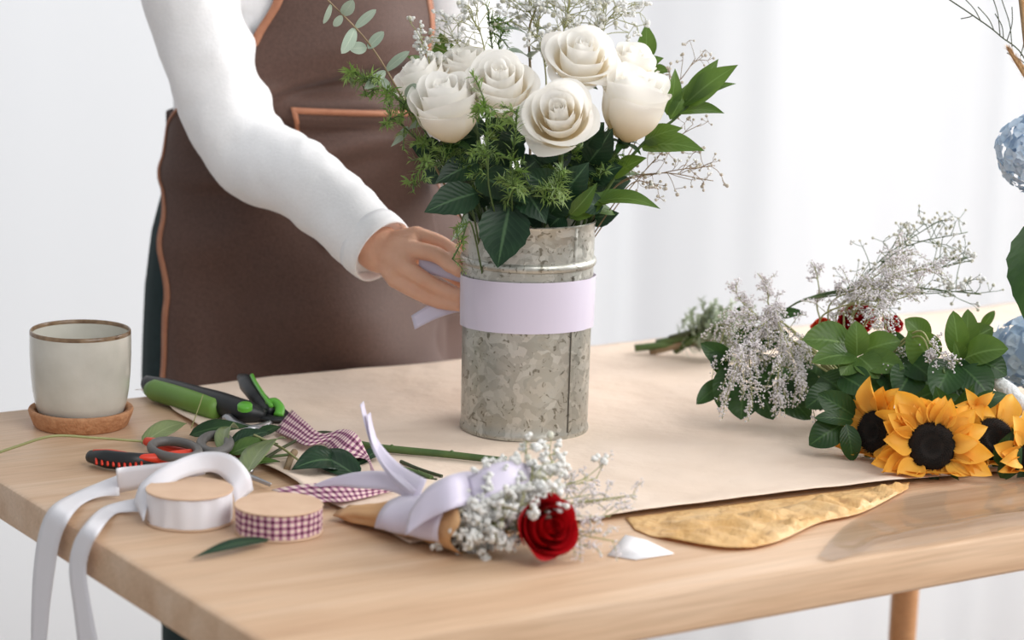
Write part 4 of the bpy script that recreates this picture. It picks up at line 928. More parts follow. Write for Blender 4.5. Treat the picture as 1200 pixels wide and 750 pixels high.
# ------------------------------------------------------------------ heap of flowers on the right
def heap():
    A, B = 2.50, 2.42
    up = (0, .6, 1)
    root1 = at(985, 470, .03); root2 = at(1140, 450, .035)
    def P(lst): return [pt(*q) for q in lst]
    plant('greenery_branch', 'dark rounded leaves nearest the vase, lying under the white dried blossoms', 'foliage',
          [[root1, pt(900, 455, 2.50), pt(850, 445, 2.49)], [root1, pt(905, 420, 2.52), pt(848, 412, 2.52)]],
          [lv(856, 424, 2.50, 821, 402, 2.49, 26, (-.2, .3, 1)), lv(852, 446, 2.49, 816, 474, 2.47, 24, (-.4, .4, 1)), lv(862, 428, 2.48, 842, 478, 2.46, 34, (-.2, .2, 1)), lv(870, 452, 2.48, 868, 492, 2.46, 46, (0, .3, 1)), lv(890, 456, 2.48, 906, 492, 2.46, 40, (.1, .3, 1)), lv(905, 452, 2.48, 950, 492, 2.46, 40, (.2, .3, 1)), lv(880, 430, 2.5, 905, 452, 2.47, 40, up), lv(860, 402, 2.53, 895, 388, 2.52, 26, (0, .6, 1)), lv(880, 400, 2.53, 925, 392, 2.52, 34, up), lv(850, 440, 2.49, 832, 410, 2.49, 20, up), lv(925, 440, 2.49, 960, 470, 2.46, 40, up), lv(884, 368, 2.56, 862, 362, 2.55, 10, up), lv(905, 372, 2.56, 942, 366, 2.55, 14, up)],
          M['leaf_deep'], M['stem'], stem_r=.002, origin=root1, rp=.5, tipk=.5, wmax=.95)
    plant('greenery_branch', 'rosette of broad mid-green leaves under the red roses', 'foliage',
          [[root1 + V((.04, 0, 0)), pt(1005, 440, 2.46), pt(1003, 414, 2.44)]],
          [lv(1000, 405, 2.44, 940, 398, 2.43, 46, (-.2, .7, .9)), lv(1002, 418, 2.43, 951, 425, 2.41, 32, (-.1, .8, .8)), lv(1004, 418, 2.43, 1003, 376, 2.43, 30, (0, .2, 1)), lv(1004, 418, 2.43, 985, 440, 2.41, 28, (0, .5, 1)), lv(1006, 418, 2.43, 1030, 444, 2.41, 34, (.1, .5, 1)), lv(1010, 412, 2.44, 1056, 400, 2.43, 34, up), lv(1010, 422, 2.43, 1060, 432, 2.41, 34, up)],
          M['leaf_mid'], M['stem'], origin=root1, rp=.5, tipk=.5, wmax=.95)
    plant('greenery_branch', 'branch of glossy green leaves standing up beside the blue hydrangea', 'foliage',
          [[root2, pt(1118, 440, 2.45), pt(1122, 415, 2.42)]],
          [lv(1095, 425, 2.43, 1064, 388, 2.42, 44, (-.2, .3, 1)), lv(1124, 418, 2.42, 1117, 364, 2.42, 29, (-.1, .1, 1)), lv(1128, 410, 2.44, 1134, 362, 2.44, 28, (.3, .1, 1)), lv(1130, 420, 2.42, 1182, 409, 2.40, 40, (.1, .7, .9)), lv(1132, 402, 2.45, 1164, 384, 2.45, 30, (.1, .5, 1)), lv(1088, 400, 2.47, 1060, 374, 2.47, 30, up), lv(1124, 425, 2.41, 1118, 400, 2.39, 22, up), lv(1150, 385, 2.5, 1166, 364, 2.5, 12, up)],
          M['leaf_mid'], M['stem'], origin=root2, rp=.5, tipk=.5, wmax=.95)
    plant('greenery_branch', 'dark leaves behind the top petals of the front sunflower', 'foliage',
          [[root2, pt(1110, 440, 2.40), pt(1105, 430, 2.39)]],
          [lv(1116, 425, 2.40, 1094, 466, 2.37, 46, (-.1, .3, 1)), lv(1128, 430, 2.40, 1160, 466, 2.38, 44, (.2, .4, 1)), lv(1070, 432, 2.42, 1050, 466, 2.39, 44, (-.1, .3, 1)), lv(1060, 420, 2.43, 1094, 446, 2.40, 40, up), lv(1000, 440, 2.44, 1040, 470, 2.40, 50, up), lv(1140, 420, 2.42, 1180, 440, 2.41, 36, up), lv(1030, 430, 2.43, 1068, 470, 2.40, 40, up), lv(1105, 420, 2.42, 1140, 470, 2.39, 40, up), lv(1040, 412, 2.45, 1075, 428, 2.43, 36, up)],
          M['leaf_deep'], M['stem'], origin=root2, rp=.5, tipk=.5, wmax=.95)
    plant('greenery_branch', 'low dark leaves reaching past the left sunflower onto the kraft paper', 'foliage',
          [[root1, pt(1000, 480, 2.42), pt(1000, 494, 2.39)]],
          [lv(1002, 488, 2.39, 958, 461, 2.39, 34, (-.2, .4, 1)), lv(1000, 494, 2.38, 954, 490, 2.37, 20, (0, .7, 1)), lv(988, 497, 2.38, 948, 522, 2.37, 38, (-.2, .4, 1)), lv(992, 497, 2.37, 999, 541, 2.365, 26, (.1, .1, 1)), lv(978, 455, 2.42, 944, 478, 2.41, 32, up), lv(985, 440, 2.42, 1020, 462, 2.40, 40, up), lv(962, 440, 2.45, 1000, 470, 2.42, 44, up)],
          M['leaf_deep'], M['stem'], origin=root1, rp=.5, tipk=.5, wmax=.95)
    r2 = random.Random(13); L = []
    for i in range(30):
        x = r2.uniform(930, 1160); y = r2.uniform(405, 480); a = r2.uniform(0, 6.28); YY = 2.52 + r2.uniform(-.03, .06)
        L.append(lv(x, y, YY, x + 34 * math.cos(a), y + 18 * math.sin(a), YY + r2.uniform(-.02, .02), r2.uniform(24, 36), (r2.uniform(-.4, .4), r2.uniform(.1, .7), 1)))
    plant('foliage_bunch', 'dense dark leaves at the bottom of the flower heap behind the sunflowers', 'foliage', [[at(960, 480, .02), pt(1040, 440, 2.52), pt(1140, 430, 2.54)], [at(980, 470, .02), pt(1040, 460, 2.5), pt(1120, 460, 2.5)]], L, M['leaf_deep'], M['stem_dark'], rp=.5, tipk=.5)
    # red roses behind the leaves
    def rr_(lb, x, y, Y, ax, rp, mt, sd, nm, fx):
        c = pt(x, y, Y); rose(lb, c, ax, rp * mpp(c), at(fx, 415, .012), M[mt], sd, name=nm, openn=.7)
    rr_('red rose in the flower heap, under the fine white sprays', 1004, 374, 2.55, axm(-.2, .8, .5), 25, 'petal_red', 71, 'red_rose', 1080)
    rr_('small red rose at the right of the larger red rose in the heap', 1046, 380, 2.56, axm(.1, .9, .4), 15, 'petal_red', 72, 'red_rose', 1100)
    rr_('orange-red rose bud at the left of the red roses in the heap', 963, 382, 2.55, axm(-.3, .9, .4), 14, 'petal_orange', 73, 'rose_bud', 1060)
    # limonium and baby's breath
    base = at(1000, 455, .05)
    limo('thick spray of tiny white dried blossoms nearest the vase, over the dark leaves', [[base, pt(905, 425, 2.49), pt(870, 415, 2.46), pt(852, 470, 2.45)], [base, pt(910, 400, 2.50), pt(880, 400, 2.47), pt(882, 478, 2.44)], [base, pt(930, 400, 2.5), pt(915, 420, 2.46), pt(910, 470, 2.44)], [base, pt(900, 380, 2.52), pt(860, 370, 2.51), pt(838, 420, 2.49)], [base, pt(920, 380, 2.52), pt(905, 360, 2.50), pt(930, 420, 2.45)], [base, pt(950, 400, 2.5), pt(938, 420, 2.46), pt(946, 462, 2.43)], [base, pt(920, 380, 2.5), pt(890, 385, 2.48), pt(864, 440, 2.45)]], 26, .030, 81, 22, droop=.5, t0=.3)
    limo('wispy dried sprig rising at the left top of the thick white spray', [[base, pt(900, 380, 2.54), pt(868, 352, 2.54), pt(862, 335, 2.54)], [base, pt(910, 370, 2.55), pt(900, 345, 2.55), pt(896, 330, 2.55)], [base, pt(960, 370, 2.56), pt(960, 340, 2.56), pt(955, 312, 2.56)]], 13, .017, 82, 12, t0=.45)
    limo('dense white dried sprays arching over the red roses', [[base, pt(960, 380, 2.53), pt(1000, 355, 2.50), pt(1046, 352, 2.49), pt(1078, 340, 2.49)], [base, pt(970, 365, 2.54), pt(1010, 335, 2.52), pt(1060, 300, 2.52)], [base, pt(980, 370, 2.54), pt(1030, 330, 2.52), pt(1100, 312, 2.52)], [base, pt(990, 365, 2.52), pt(1030, 362, 2.48), pt(1040, 400, 2.45), pt(1046, 425, 2.43)], [base, pt(1000, 365, 2.52), pt(1020, 340, 2.50), pt(1060, 345, 2.49)], [base, pt(1000, 360, 2.53), pt(1040, 335, 2.50), pt(1050, 310, 2.5)], [base, pt(1000, 370, 2.53), pt(1030, 350, 2.49), pt(1012, 385, 2.46)]], 20, .034, 83, 17, droop=.12, t0=.3)
    limo('little white dried sprig lying on the upright glossy leaves', [[base, pt(1070, 390, 2.42), pt(1092, 405, 2.40), pt(1112, 424, 2.385)], [base, pt(1070, 395, 2.42), pt(1090, 415, 2.40), pt(1094, 428, 2.39)]], 9, .015, 84, 14, droop=.2, t0=.6)
    g0 = [at(880, 430, .02), pt(925, 360, 2.56)]
    gyp("tall baby's breath spraying up and right over the flower heap", [g0 + [pt(990, 342, 2.56), pt(1040, 298, 2.56), pt(1098, 260, 2.56)], g0 + [pt(1000, 340, 2.56), pt(1070, 322, 2.56), pt(1138, 305, 2.56)], g0 + [pt(1000, 345, 2.55), pt(1070, 345, 2.55), pt(1140, 340, 2.55)], g0 + [pt(1000, 335, 2.56), pt(1060, 290, 2.56), pt(1134, 272, 2.56)]], 16, .034, 85, br=.0026, stems='stem', buds=.7, nblos=4, main_r=.0008)
    gyp("few large white baby's breath blossoms at the right end of the tall spray", [g0 + [pt(1020, 335, 2.56), pt(1090, 310, 2.55), pt(1145, 300, 2.55)], g0 + [pt(1020, 335, 2.56), pt(1100, 340, 2.55), pt(1148, 345, 2.55)]], 5, .022, 86, br=.0046, stems='stem', buds=0, nblos=8, sub=1)
    b = MB(); Pn = spline([pt(1120, 425, 2.45), pt(1165, 445, 2.42), pt(1215, 490, 2.38)], 8); b.tube(Pn, [.008 + .001 * math.sin(i * 1.9) for i in range(len(Pn))], 14); b.tube([Pn[0].lerp(Pn[1], .0), Pn[3]], .004, 10)
    tag(b.build('netting_roll', M['netting'], None, Pn[-1]), 'rolled white netting between the glossy leaves and the right sunflower', 'netting')
heap()

def sunflower(label, c, ax, rad, disc, foot_, seed, n=19, drop=None):
    rr = random.Random(seed); ax = ax.normalized(); e, g = perp(ax); t = thing('sunflower', label, 'sunflower', c)
    b = MB()
    for ring in range(2):
        for i in range(n):
            a = 2 * PI * (i + .5 * ring) / n + rr.uniform(-.12, .12); d = e * math.cos(a) + g * math.sin(a)
            if drop and rr.random() < drop: continue
            L = rad * rr.uniform(.82, 1.18) * (1 - .06 * ring); lift = rr.uniform(-.16, .48) - .12 * ring
            p = c + d * disc * .9 - ax * (.002 + .002 * ring); q = c + d * L + ax * lift * rad * .6
            nrm = (ax + d * rr.uniform(-.2, .5) + rvec() * .25).normalized()
            b.leaf(p, q, rad * rr.uniform(.34, .56), nrm, rr.uniform(-.12, .28), rr.uniform(.2, .8), nv=9, nu=6, wave=.04, wmax=.95, rp=.5)
    for i, v in enumerate(b.v):
        if v.z < TZ + .009: b.v[i] = V((v.x, v.y, TZ + .009 + .12 * (TZ + .009 - v.z)))
    b.build('petals', M['sun_petal'], t)
    b = MB(); b.lathe([(disc * 1.05, -.004), (disc * 1.04, .001), (disc * .9, .005), (disc * .7, .0068), (disc * .45, .006), (disc * .3, .004), (0, .0032)], c, 40, ax=ax)
    for i in range(420):
        r = disc * 1.03 * math.sqrt((i + .5) / 420); a = i * 2.39996; d = e * math.cos(a) + g * math.sin(a); k = r / disc
        z = .0065 * (1 - (max(0, k - .62) / .42) ** 2) if k > .62 else .004 + .0025 * sm(.25, .62, k)
        p = c + d * r + ax * z; h = ax + d * (.6 * k) + rvec() * .25; s1, s2 = perp(h); w = .0009; L = .0032 if k > .5 else .0016
        b.add([p + s1 * w, p - s1 * .5 * w + s2 * .87 * w, p - s1 * .5 * w - s2 * .87 * w, p + h.normalized() * L], [(0, 1, 3), (1, 2, 3), (2, 0, 3)])
    b.build('disc', M['sun_disc'], t)
    b = MB()
    for i in range(11):
        a = 2 * PI * i / 11; d = e * math.cos(a) + g * math.sin(a)
        b.leaf(c + d * disc * .4 - ax * .007, c + d * rad * .78 - ax * .006, rad * .24, ax, -.1, .2, nv=6)
    b.build('sepals', M['leaf_deep'], t)
    b = MB(); b.tube(spline([c - ax * .003, c - ax * .02, (c - ax * .05).lerp(foot_, .5), foot_], 6), .0045, 9); b.build('stem', M['stem'], t)
    return t
def suns():
    c = pt(1092, 523, 2.312); k = mpp(c)
    sunflower('front sunflower with its whole dark disc showing, lying on the yellow tissue', c, axm(-.06, .22, 1), 66 * k, 27 * k, at(1200, 480, .012), 91, 19)
    c = pt(1026, 506, 2.37); sunflower('sunflower turned away, half hidden at the left of the front sunflower', c, axm(-.80, .20, .62), 60 * k, 25 * k, at(1200, 470, .012), 92, 17)
    c = pt(1164, 515, 2.36); sunflower('sunflower with a dark disc and few petals, right of the front sunflower', c, axm(.25, .5, 1), 56 * k, 25 * k, at(1240, 470, .012), 93, 15, .15)
    c = pt(1208, 536, 2.33); sunflower('curled sunflower cut off by the frame at the right end of the row', c, axm(.45, .25, .8), 54 * k, 17 * k, at(1270, 480, .012), 94, 15, .1)
    t = [lv(1112, 490, 2.345, 1096, 452, 2.34, 26, (-.2, .1, 1)), lv(1118, 482, 2.35, 1142, 448, 2.34, 20, (.2, .1, 1)), lv(1170, 545, 2.325, 1186, 505, 2.325, 26, (0, .2, 1)), lv(1172, 560, 2.32, 1198, 524, 2.32, 24, (0, .2, 1)), lv(1140, 475, 2.36, 1180, 462, 2.36, 22, (0, .5, 1)), lv(1088, 490, 2.335, 1090, 468, 2.33, 12, (0, .2, 1))]
    plant('sunflower_leaves', 'grey-green pointed sunflower leaves between the front and right sunflowers', 'foliage', [[at(1150, 500, .01), pt(1130, 480, 2.36), pt(1118, 470, 2.35)]], t, M['leaf_deep'], M['stem'])
    c = pt(1128, 470, 2.34); b = MB(); rr = random.Random(4)
    for i in range(9):
        d = (V((rr.uniform(-1, 1), -.3, rr.uniform(-.6, 1)))).normalized(); b.leaf(c + V((.012, 0, -.004)) , c + V((.012, 0, -.004)) + d * .022, .011, CAMDIR, .2, .5, nv=7)
    tt = thing('sunflower_bud', 'small curled yellow sunflower bud above the right sunflower', 'sunflower', c); b.build('petals', M['sun_petal'], tt)
    b = MB(); b.tube(spline([c + V((.012, .004, -.006)), at(1190, 500, .012)], 5), .003, 7); b.build('stem', M['stem'], tt)
suns()

def hydrangea(label, c, Rr, foot_, seed, name='hydrangea'):
    rr = random.Random(seed); t = thing(name, label, 'hydrangea', c); b = MB(); n = 120
    for i in range(n):
        z = 1 - 2 * (i + .5) / n; r = math.sqrt(1 - z * z); a = i * 2.39996
        d = (V((r * math.cos(a), r * math.sin(a), z)) + rvec() * .18).normalized(); p = c + d * Rr * rr.uniform(.86, 1.05); e, g = perp(d); a0 = rr.uniform(0, 6)
        for k in range(4):
            a = a0 + k * PI / 2; o = e * math.cos(a) + g * math.sin(a)
            b.leaf(p + o * .0006, p + o * Rr * .24 + d * Rr * rr.uniform(-.02, .10), Rr * .25, d, .08, .3, nv=4, nu=2, tipk=.3)
    b.ball(c, Rr * .8, 0, 3, .03); b.build('petals', M['hydrangea'], t)
    b = MB(); b.tube(spline([c, c.lerp(foot_, .5), foot_], 6), .004, 8); b.build('stem', M['stem'], t); return t
def right_arrangement():
    c = pt(1206, 412, 2.52); hydrangea('pale blue hydrangea lying in the heap beside the glossy leaves', c, 42 * mpp(c), at(1260, 430, .012), 101)
    c = pt(1214, 178, 2.42); k = mpp(c); vb = at(1262, 520, PZ); 
    vtop = vb + V((0, 0, .12))
    hydrangea('pale blue hydrangea hanging high at the right edge, above the big toothed leaf', c, 44 * k, vb + V((0, 0, .05)), 102)
    plant('toothed_leaf_sprig', 'big toothed green leaf hanging below the high blue hydrangea', 'foliage', [[vb + V((0, 0, .05)), pt(1236, 320, 2.42), pt(1222, 258, 2.42)]], [lv(1220, 258, 2.41, 1203, 380, 2.39, 62, (-.35, .15, 1)), lv(1226, 270, 2.42, 1262, 340, 2.42, 50, (.3, .3, 1))], M['leaf_deep'], M['stem'], serr=.045)
    t = thing('pampas_grass', 'tan fluffy dried grass plume at the top right edge', 'dried grass', vb + V((0, 0, .05))); b = MB(); w = MB(); rr = random.Random(8)
    b.tube(spline([vb + V((0, 0, .05)), pt(1225, 200, 2.44), pt(1206, 90, 2.44), pt(1192, -30, 2.44)], 6), .0016, 6); b.build('stem', M['stem_brown'], t)
    for path in ([(1210, 95), (1203, 40), (1194, -40)], [(1212, 100), (1196, 78), (1182, 58)]):
        Pp = spline([pt(x, y, 2.44) for x, y in path], 10)
        for i in range(900):
            u = rr.random(); p = lerpv(Pp, u); d = (lerpv(Pp, min(1, u + .05)) - lerpv(Pp, max(0, u - .05))).normalized(); v = rvec(); o = (d * 1.6 + v).normalized() * rr.uniform(.006, .014) * (1.1 - .5 * u); s_ = perp(o)[0] * .0006
            w.add([p - s_, p + s_, p + o], [(0, 1, 2)])
        w.tube(Pp, [.004 * (1.1 - .8 * i / len(Pp)) for i in range(len(Pp))], 8)
    w.build('plume', M['pampas'], t)
    t = thing('dry_twig', 'thin bare dark twig branching in at the top right', 'twig', vb + V((0, 0, .05))); b = MB(); rr = random.Random(2)
    b.tube(spline([vb + V((0, 0, .05)), pt(1235, 200, 2.5), pt(1205, 78, 2.5), pt(1172, 42, 2.5), pt(1140, 18, 2.5), pt(1104, -6, 2.5)], 6), .0007, 5)
    for (x0, y0, x1, y1) in ((1172, 42, 1160, -12), (1186, 55, 1174, 0), (1150, 26, 1128, -4), (1180, 48, 1186, 8), (1165, 36, 1146, 8), (1140, 18, 1126, 22), (1196, 66, 1200, 20), (1176, 44, 1166, 16), (1205, 78, 1180, 62)):
        b.tube(spline([pt(x0, y0, 2.5), pt((x0 + x1) / 2 + 3, (y0 + y1) / 2, 2.5), pt(x1, y1, 2.5)], 4), .0005, 4)
    b.build('twig', M['stem_dark'], t)
    vt = thing('glass_vase', 'clear glass vase holding the tall arrangement past the right edge', 'vase', vb); b = MB()
    b.lathe([(0, .004), (.036, .004), (.040, .0), (.042, .004), (.040, .06), (.036, .10), (.042, .13), (.039, .13), (.033, .10), (.037, .06), (.038, .012), (0, .012)], vb, 40); b.build('body', M['glassmat'], vt)
right_arrangement()

# ------------------------------------------------------------------ person
FD = V((math.sin(TYAW), -math.cos(TYAW), 0)); AD = V((math.cos(TYAW), math.sin(TYAW), 0))
PC = at(436, 434); PC = V((PC.x + .001, PC.y, 0)) - FD * .186
SEC = [(.50, .178, .112), (.70, .183, .120), (.80, .180, .119), (.87, .172, .116), (.94, .152, .106), (1.007, .136, .098), (1.08, .146, .104), (1.15, .160, .113), (1.22, .170, .118), (1.30, .176, .106), (1.36, .172, .088), (1.40, .12, .07), (1.44, .062, .058), (1.50, .055, .055)]
def secab(z):
    if z <= SEC[0][0]: return SEC[0][1:]
    for (z0, a0, b0), (z1, a1, b1) in zip(SEC, SEC[1:]):
        if z <= z1:
            t = sm(z0, z1, z) * .5 + .5 * (z - z0) / (z1 - z0); return a0 + (a1 - a0) * t, b0 + (b1 - b0) * t
    return SEC[-1][1:]
def S(th, z, off=0):
    a, b = secab(z); return PC + AD * ((a + off) * math.sin(th)) + FD * ((b + off) * math.cos(th)) + V((0, 0, z))
def px_of(P): d = P - CAM; return 600 + F_PX * d.dot(RT) / d.dot(FW), 375 - F_PX * d.dot(UP) / d.dot(FW)
SHR, ELR, WRR = PC - AD * .206 + FD * .0 + V((0, 0, 1.345)), pt(279, 153, 2.70), pt(444, 291, 2.562)
SHL, ELL_, WRL = PC + AD * .165 + V((0, 0, 1.345)), pt(546, 150, 2.86), pt(616, 316, 2.635)
def chain(pts, rads, n=5):
    P = spline(pts, n); k = len(P); return P, [lerpv(rads, i / (k - 1)) for i in range(k)]
def remeshed(o, vox, it=4, f=.5):
    md = o.modifiers.new('Remesh', 'REMESH'); md.mode = 'VOXEL'; md.voxel_size = vox; md.use_smooth_shade = True
    if it:
        s_ = o.modifiers.new('Smooth', 'SMOOTH'); s_.iterations = it; s_.factor = f
    return o
def hand(b, wrist, kn, fingers, thumb, nails):
    """wrist centre, four knuckle points, finger joint lists with radii, thumb joints"""
    for (k, fp, rr_) in zip(kn, fingers, (.0078, .0082, .0078, .0068)):
        P, rad = chain([wrist.lerp(k, .10), wrist.lerp(k, .55), k], [.0125, .0125, .0098], 4); b.tube(P, rad, 12); b.ball(P[-1], .0098, 0, 3)
        P, rad = chain([k] + fp, [.0096, rr_ * 1.04, rr_ * .98, rr_ * .82], 6); b.tube(P, rad, 12); b.ball(P[-1], rad[-1], 0, 3)
        for j in fp[:-1]: b.ball(j, rr_ * 1.05, 0, 3)
    for i in range(3):
        for u in (.25, .5, .75, .95):
            p = wrist.lerp(kn[i].lerp(kn[i + 1], .5), u); b.ball(p, .0118 - .002 * u, 0, 3)
    P, rad = chain(thumb, [.013, .0125, .0095, .0078], 5); b.tube(P, rad, 12); b.ball(P[-1], rad[-1], 0, 3)
def onvase(adeg, z, off): a = R(adeg); return VC + V(((vr(z) + off) * math.cos(a), (vr(z) + off) * math.sin(a), z))
def person():
    t = thing('person', 'person in a brown apron and white long-sleeved top reaching for the vase', 'person', PC)
    # body: legs, torso, arms and hands grown into one surface
    b = MB()
    rows = [[S(2 * PI * j / 28, z, -.016) for j in range(28)] for z in (.80, .87, .94, 1.007, 1.08, 1.15, 1.22, 1.30, 1.35, 1.39, 1.43, 1.48)]
    b.grid(rows, 0, True); n = len(rows) * 28
    b.f.append(tuple(range(27, -1, -1))); b.m.append(0); b.f.append(tuple(range(n - 28, n))); b.m.append(0)
    for sg in (-1, 1):
        hip = PC + AD * .082 * sg + V((0, 0, .84)); knee = PC + AD * .088 * sg + FD * .01 + V((0, 0, .47)); ank = PC + AD * .09 * sg - FD * .015 + V((0, 0, .085))
        P, rad = chain([hip, knee, ank], [.072, .05, .036], 8); b.tube(P, rad, 16)
        P, rad = chain([ank + V((0, 0, -.03)) - FD * .02, ank + V((0, 0, -.05)) + FD * .06, ank + V((0, 0, -.058)) + FD * .15], [.034, .033, .022], 5); b.tube(P, rad, 14); b.ball(P[-1], .022, 0, 3)
    for (s_, e_, w_) in ((SHR, ELR, WRR), (SHL, ELL_, WRL)):
        P, rad = chain([s_, s_.lerp(e_, .5), e_], [.046, .038, .029], 6); b.tube(P, rad, 16); b.ball(s_, .046, 0, 3); b.ball(e_, .029, 0, 3)
        P, rad = chain([e_, e_.lerp(w_, .35), e_.lerp(w_, .8), w_], [.029, .033, .027, .0245], 6); b.tube(P, rad, 16); b.ball(w_, .0245, 0, 3)
    # near hand
    kn = [pt(488, 276, 2.545), pt(480, 292, 2.528), pt(472, 311, 2.522), pt(464, 327, 2.530)]
    fg = [[pt(514, 284, 2.534), pt(530, 294, 2.520), pt(539, 302, VC.y + .032)],
          [pt(510, 298, 2.507), pt(528, 310, 2.498), pt(539, 318, VC.y + .018)],
          [pt(500, 329, 2.503), pt(521, 340, 2.496), pt(539, 346, VC.y + .014)],
          [pt(490, 344, 2.508), pt(514, 354, 2.500), pt(538, 359, VC.y + .016)]]
    th = [WRR.lerp(kn[0], .25), pt(474, 292, 2.572), pt(502, 304, 2.576), onvase(140, .130, .0085)]
    hand(b, WRR + (kn[1] - WRR) * .05, kn, fg, th, None)
    P, rad = chain([WRR + (ELR - WRR) * .15, WRR, WRR.lerp(kn[1].lerp(kn[2], .5), .35)], [.025, .0245, .022], 5); b.tube(P, rad, 16)
    # far hand behind the vase
    kn2 = [pt(672, 300, 2.60), pt(676, 314, 2.595), pt(674, 330, 2.598), pt(668, 344, 2.605)]
    kn2 = [WRL + (onvase(a, z, .030) - WRL) * 1.0 for a, z in ((112, .165), (105, .148), (105, .128), (112, .112))]
    fg2 = [[onvase(a - 16, z, .022), onvase(a - 34, z, .013), onvase(a - 50, z, .0085)] for a, z in ((112, .160), (105, .143), (105, .124), (112, .108))]
    th2 = [WRL.lerp(kn2[0], .3), onvase(128, .160, .036), onvase(124, .168, .018), onvase(118, .172, .0085)]
    hand(b, WRL, kn2, fg2, th2, None)
    body = b.build('body', M['skin'], t); remeshed(body, .0021, 3, .5)
    # nails on the near hand
    for f_, hw in zip(fg, (.0045,) * 4):
        pass
    # trousers
    b = MB()
    rows = [[S(2 * PI * j / 32, z, -.001) for j in range(32)] for z in (.70, .76, .82, .88, .95, .98)]; b.grid(rows, 0, True); n = len(rows) * 32
    b.f.append(tuple(range(31, -1, -1))); b.m.append(0); b.f.append(tuple(range(n - 32, n))); b.m.append(0)
    for sg in (-1, 1):
        P, rad = chain([PC + AD * .088 * sg + V((0, 0, .84)), PC + AD * .092 * sg + FD * .008 + V((0, 0, .47)), PC + AD * .094 * sg - FD * .012 + V((0, 0, .10))], [.086, .070, .062], 10); b.tube(P, rad, 20)
    remeshed(b.build('trousers', M['trousers'], t), .007, 4)
    # shoes
    for sg in (-1, 1):
        b = MB(); a0 = PC + AD * .09 * sg - FD * .015
        P, rad = chain([a0 - FD * .06 + V((0, 0, .045)), a0 + V((0, 0, .05)), a0 + FD * .10 + V((0, 0, .042)), a0 + FD * .185 + V((0, 0, .03))], [.034, .044, .041, .026], 6); b.tube(P, [(r, min(r, .04)) for r in rad], 18, up=UPZ)
        b.add([q for r in [[a0 + FD * (x) + AD * (y) + V((0, 0, z)) for z in (.0, .014)] for x, y in ((-.09, -.03), (-.09, .03), (.1, .042), (.2, .02), (.2, -.02), (.1, -.042))] for q in r], [(0, 2, 3, 1), (2, 4, 5, 3), (4, 6, 7, 5), (6, 8, 9, 7), (8, 10, 11, 9), (10, 0, 1, 11), (0, 10, 8, 6, 4, 2), (1, 3, 5, 7, 9, 11)])
        b.build('shoe', M['black_plastic'], t)
    # white top with wrinkled sleeves
    b = MB()
    rows = [[S(2 * PI * j / 40, z, .004 + .002 * math.sin(j * 1.3 + z * 60)) for j in range(40)] for z in [.94 + .02 * i for i in range(22)] + [1.375, 1.40]]
    b.grid(rows, 0, True); n = len(rows) * 40
    b.f.append(tuple(range(39, -1, -1))); b.m.append(0); b.f.append(tuple(range(n - 40, n))); b.m.append(0)
    def sleeve(s_, e_, w_, seed):
        rr = random.Random(seed)
        cuff = e_ + (w_ - e_) * .985
        bend = e_ + (e_ - s_.lerp(w_, .5)).normalized() * .006
        P = spline([s_, s_.lerp(e_, .5), bend, e_.lerp(w_, .5) + V((0, 0, .004)), cuff], 22); k = len(P); rad = []; wl = []
        for i in range(k):
            u = i / (k - 1); r = lerpv([.060, .0540, .0495, .0475, .0465, .0440, .0400, .0365, .0352], u)
            wr_ = math.exp(-((u - .5) / .17) ** 2) * .0012 * math.sin(u * 70 + seed) + math.exp(-((u - .42) / .08) ** 2) * .0030 * math.sin(u * 88) + .0010 * math.sin(u * 105 + 1.7 * seed) * sm(.2, .4, u) * (1 - sm(.9, .97, u)) 
            rad.append(r); wl.append(wr_)
        o = len(b.v); b.tube(P, rad, 30)
        # diagonal creases
        for i in range(o, len(b.v)):
            p = b.v[i]; c = P[(i - o) // 30]; d = (p - c); L = d.length
            b.v[i] = p + d.normalized() * (1.6 * wl[(i - o) // 30] * max(0, d.normalized().dot((AD - FD * .2 + V((0, 0, .5))).normalized())) + .0030 * NZ.noise(p * 22) + .0022 * (1 - 2 * abs(NZ.noise(V((p.x * 60 - p.z * 40, p.y * 30, p.z * 60 + p.x * 30))))))
        b.ball(s_, .062, 0, 3)
    sleeve(SHR, ELR, WRR, 1); sleeve(SHL, ELL_, WRL, 4)
    remeshed(b.build('long_sleeved_top', M['shirt'], t), .0050, 5)
    for w_, e_ in ((WRR, ELR), (WRL, ELL_)):
        b = MB(); d = (w_ - e_).normalized(); c = e_ + (w_ - e_) * .93
        b.lathe([(.034, 0), (.0372, .0), (.0376, .006), (.0372, .014), (.0362, .0215), (.0345, .0225), (.033, .020), (.032, .004)], c, 40, ax=d); b.build('cuff', M['shirt'], t)
    # apron
    def AP(th, z, off=.013):
        hip = sm(.97, .80, z)
        calm = sm(-1.3, -.7, th); fold = .010 * hip * (.6 + math.sin(th * 4.2 + 1.0)) * sm(.95, .7, z) * calm + .020 * hip * (.6 + math.sin(th * 4.0 + (z - .85) * 15 + 2.4)) * calm + .004 * math.sin(th * 7 + z * 9 + 2) * hip * calm
        za = z - .022 * th - .006 * math.sin(th * 3.1 + 1); zb_ = z + .02 * th - .005 * math.sin(th * 4.3)
        fold += (.25 + .75 * calm) * (.026 * sm(1.17, 1.085, za) * sm(1.052, 1.068, za) + .017 * sm(1.052, 1.032, zb_) * sm(1.004, 1.016, zb_) + .010 * sm(1.0, .985, za) * sm(.962, .974, za))
        p = S(th, z, off + .002 * hip); nz_ = NZ.noise(p * 9) * .010 + NZ.noise(V((p.x * 8 + p.z * 6, p.y * 8, p.z * 20 - p.x * 8))) * .006
        d = (AD * math.sin(th) + FD * math.cos(th)); return p + d * max(-.008, fold + nz_ * (.25 + .75 * calm))
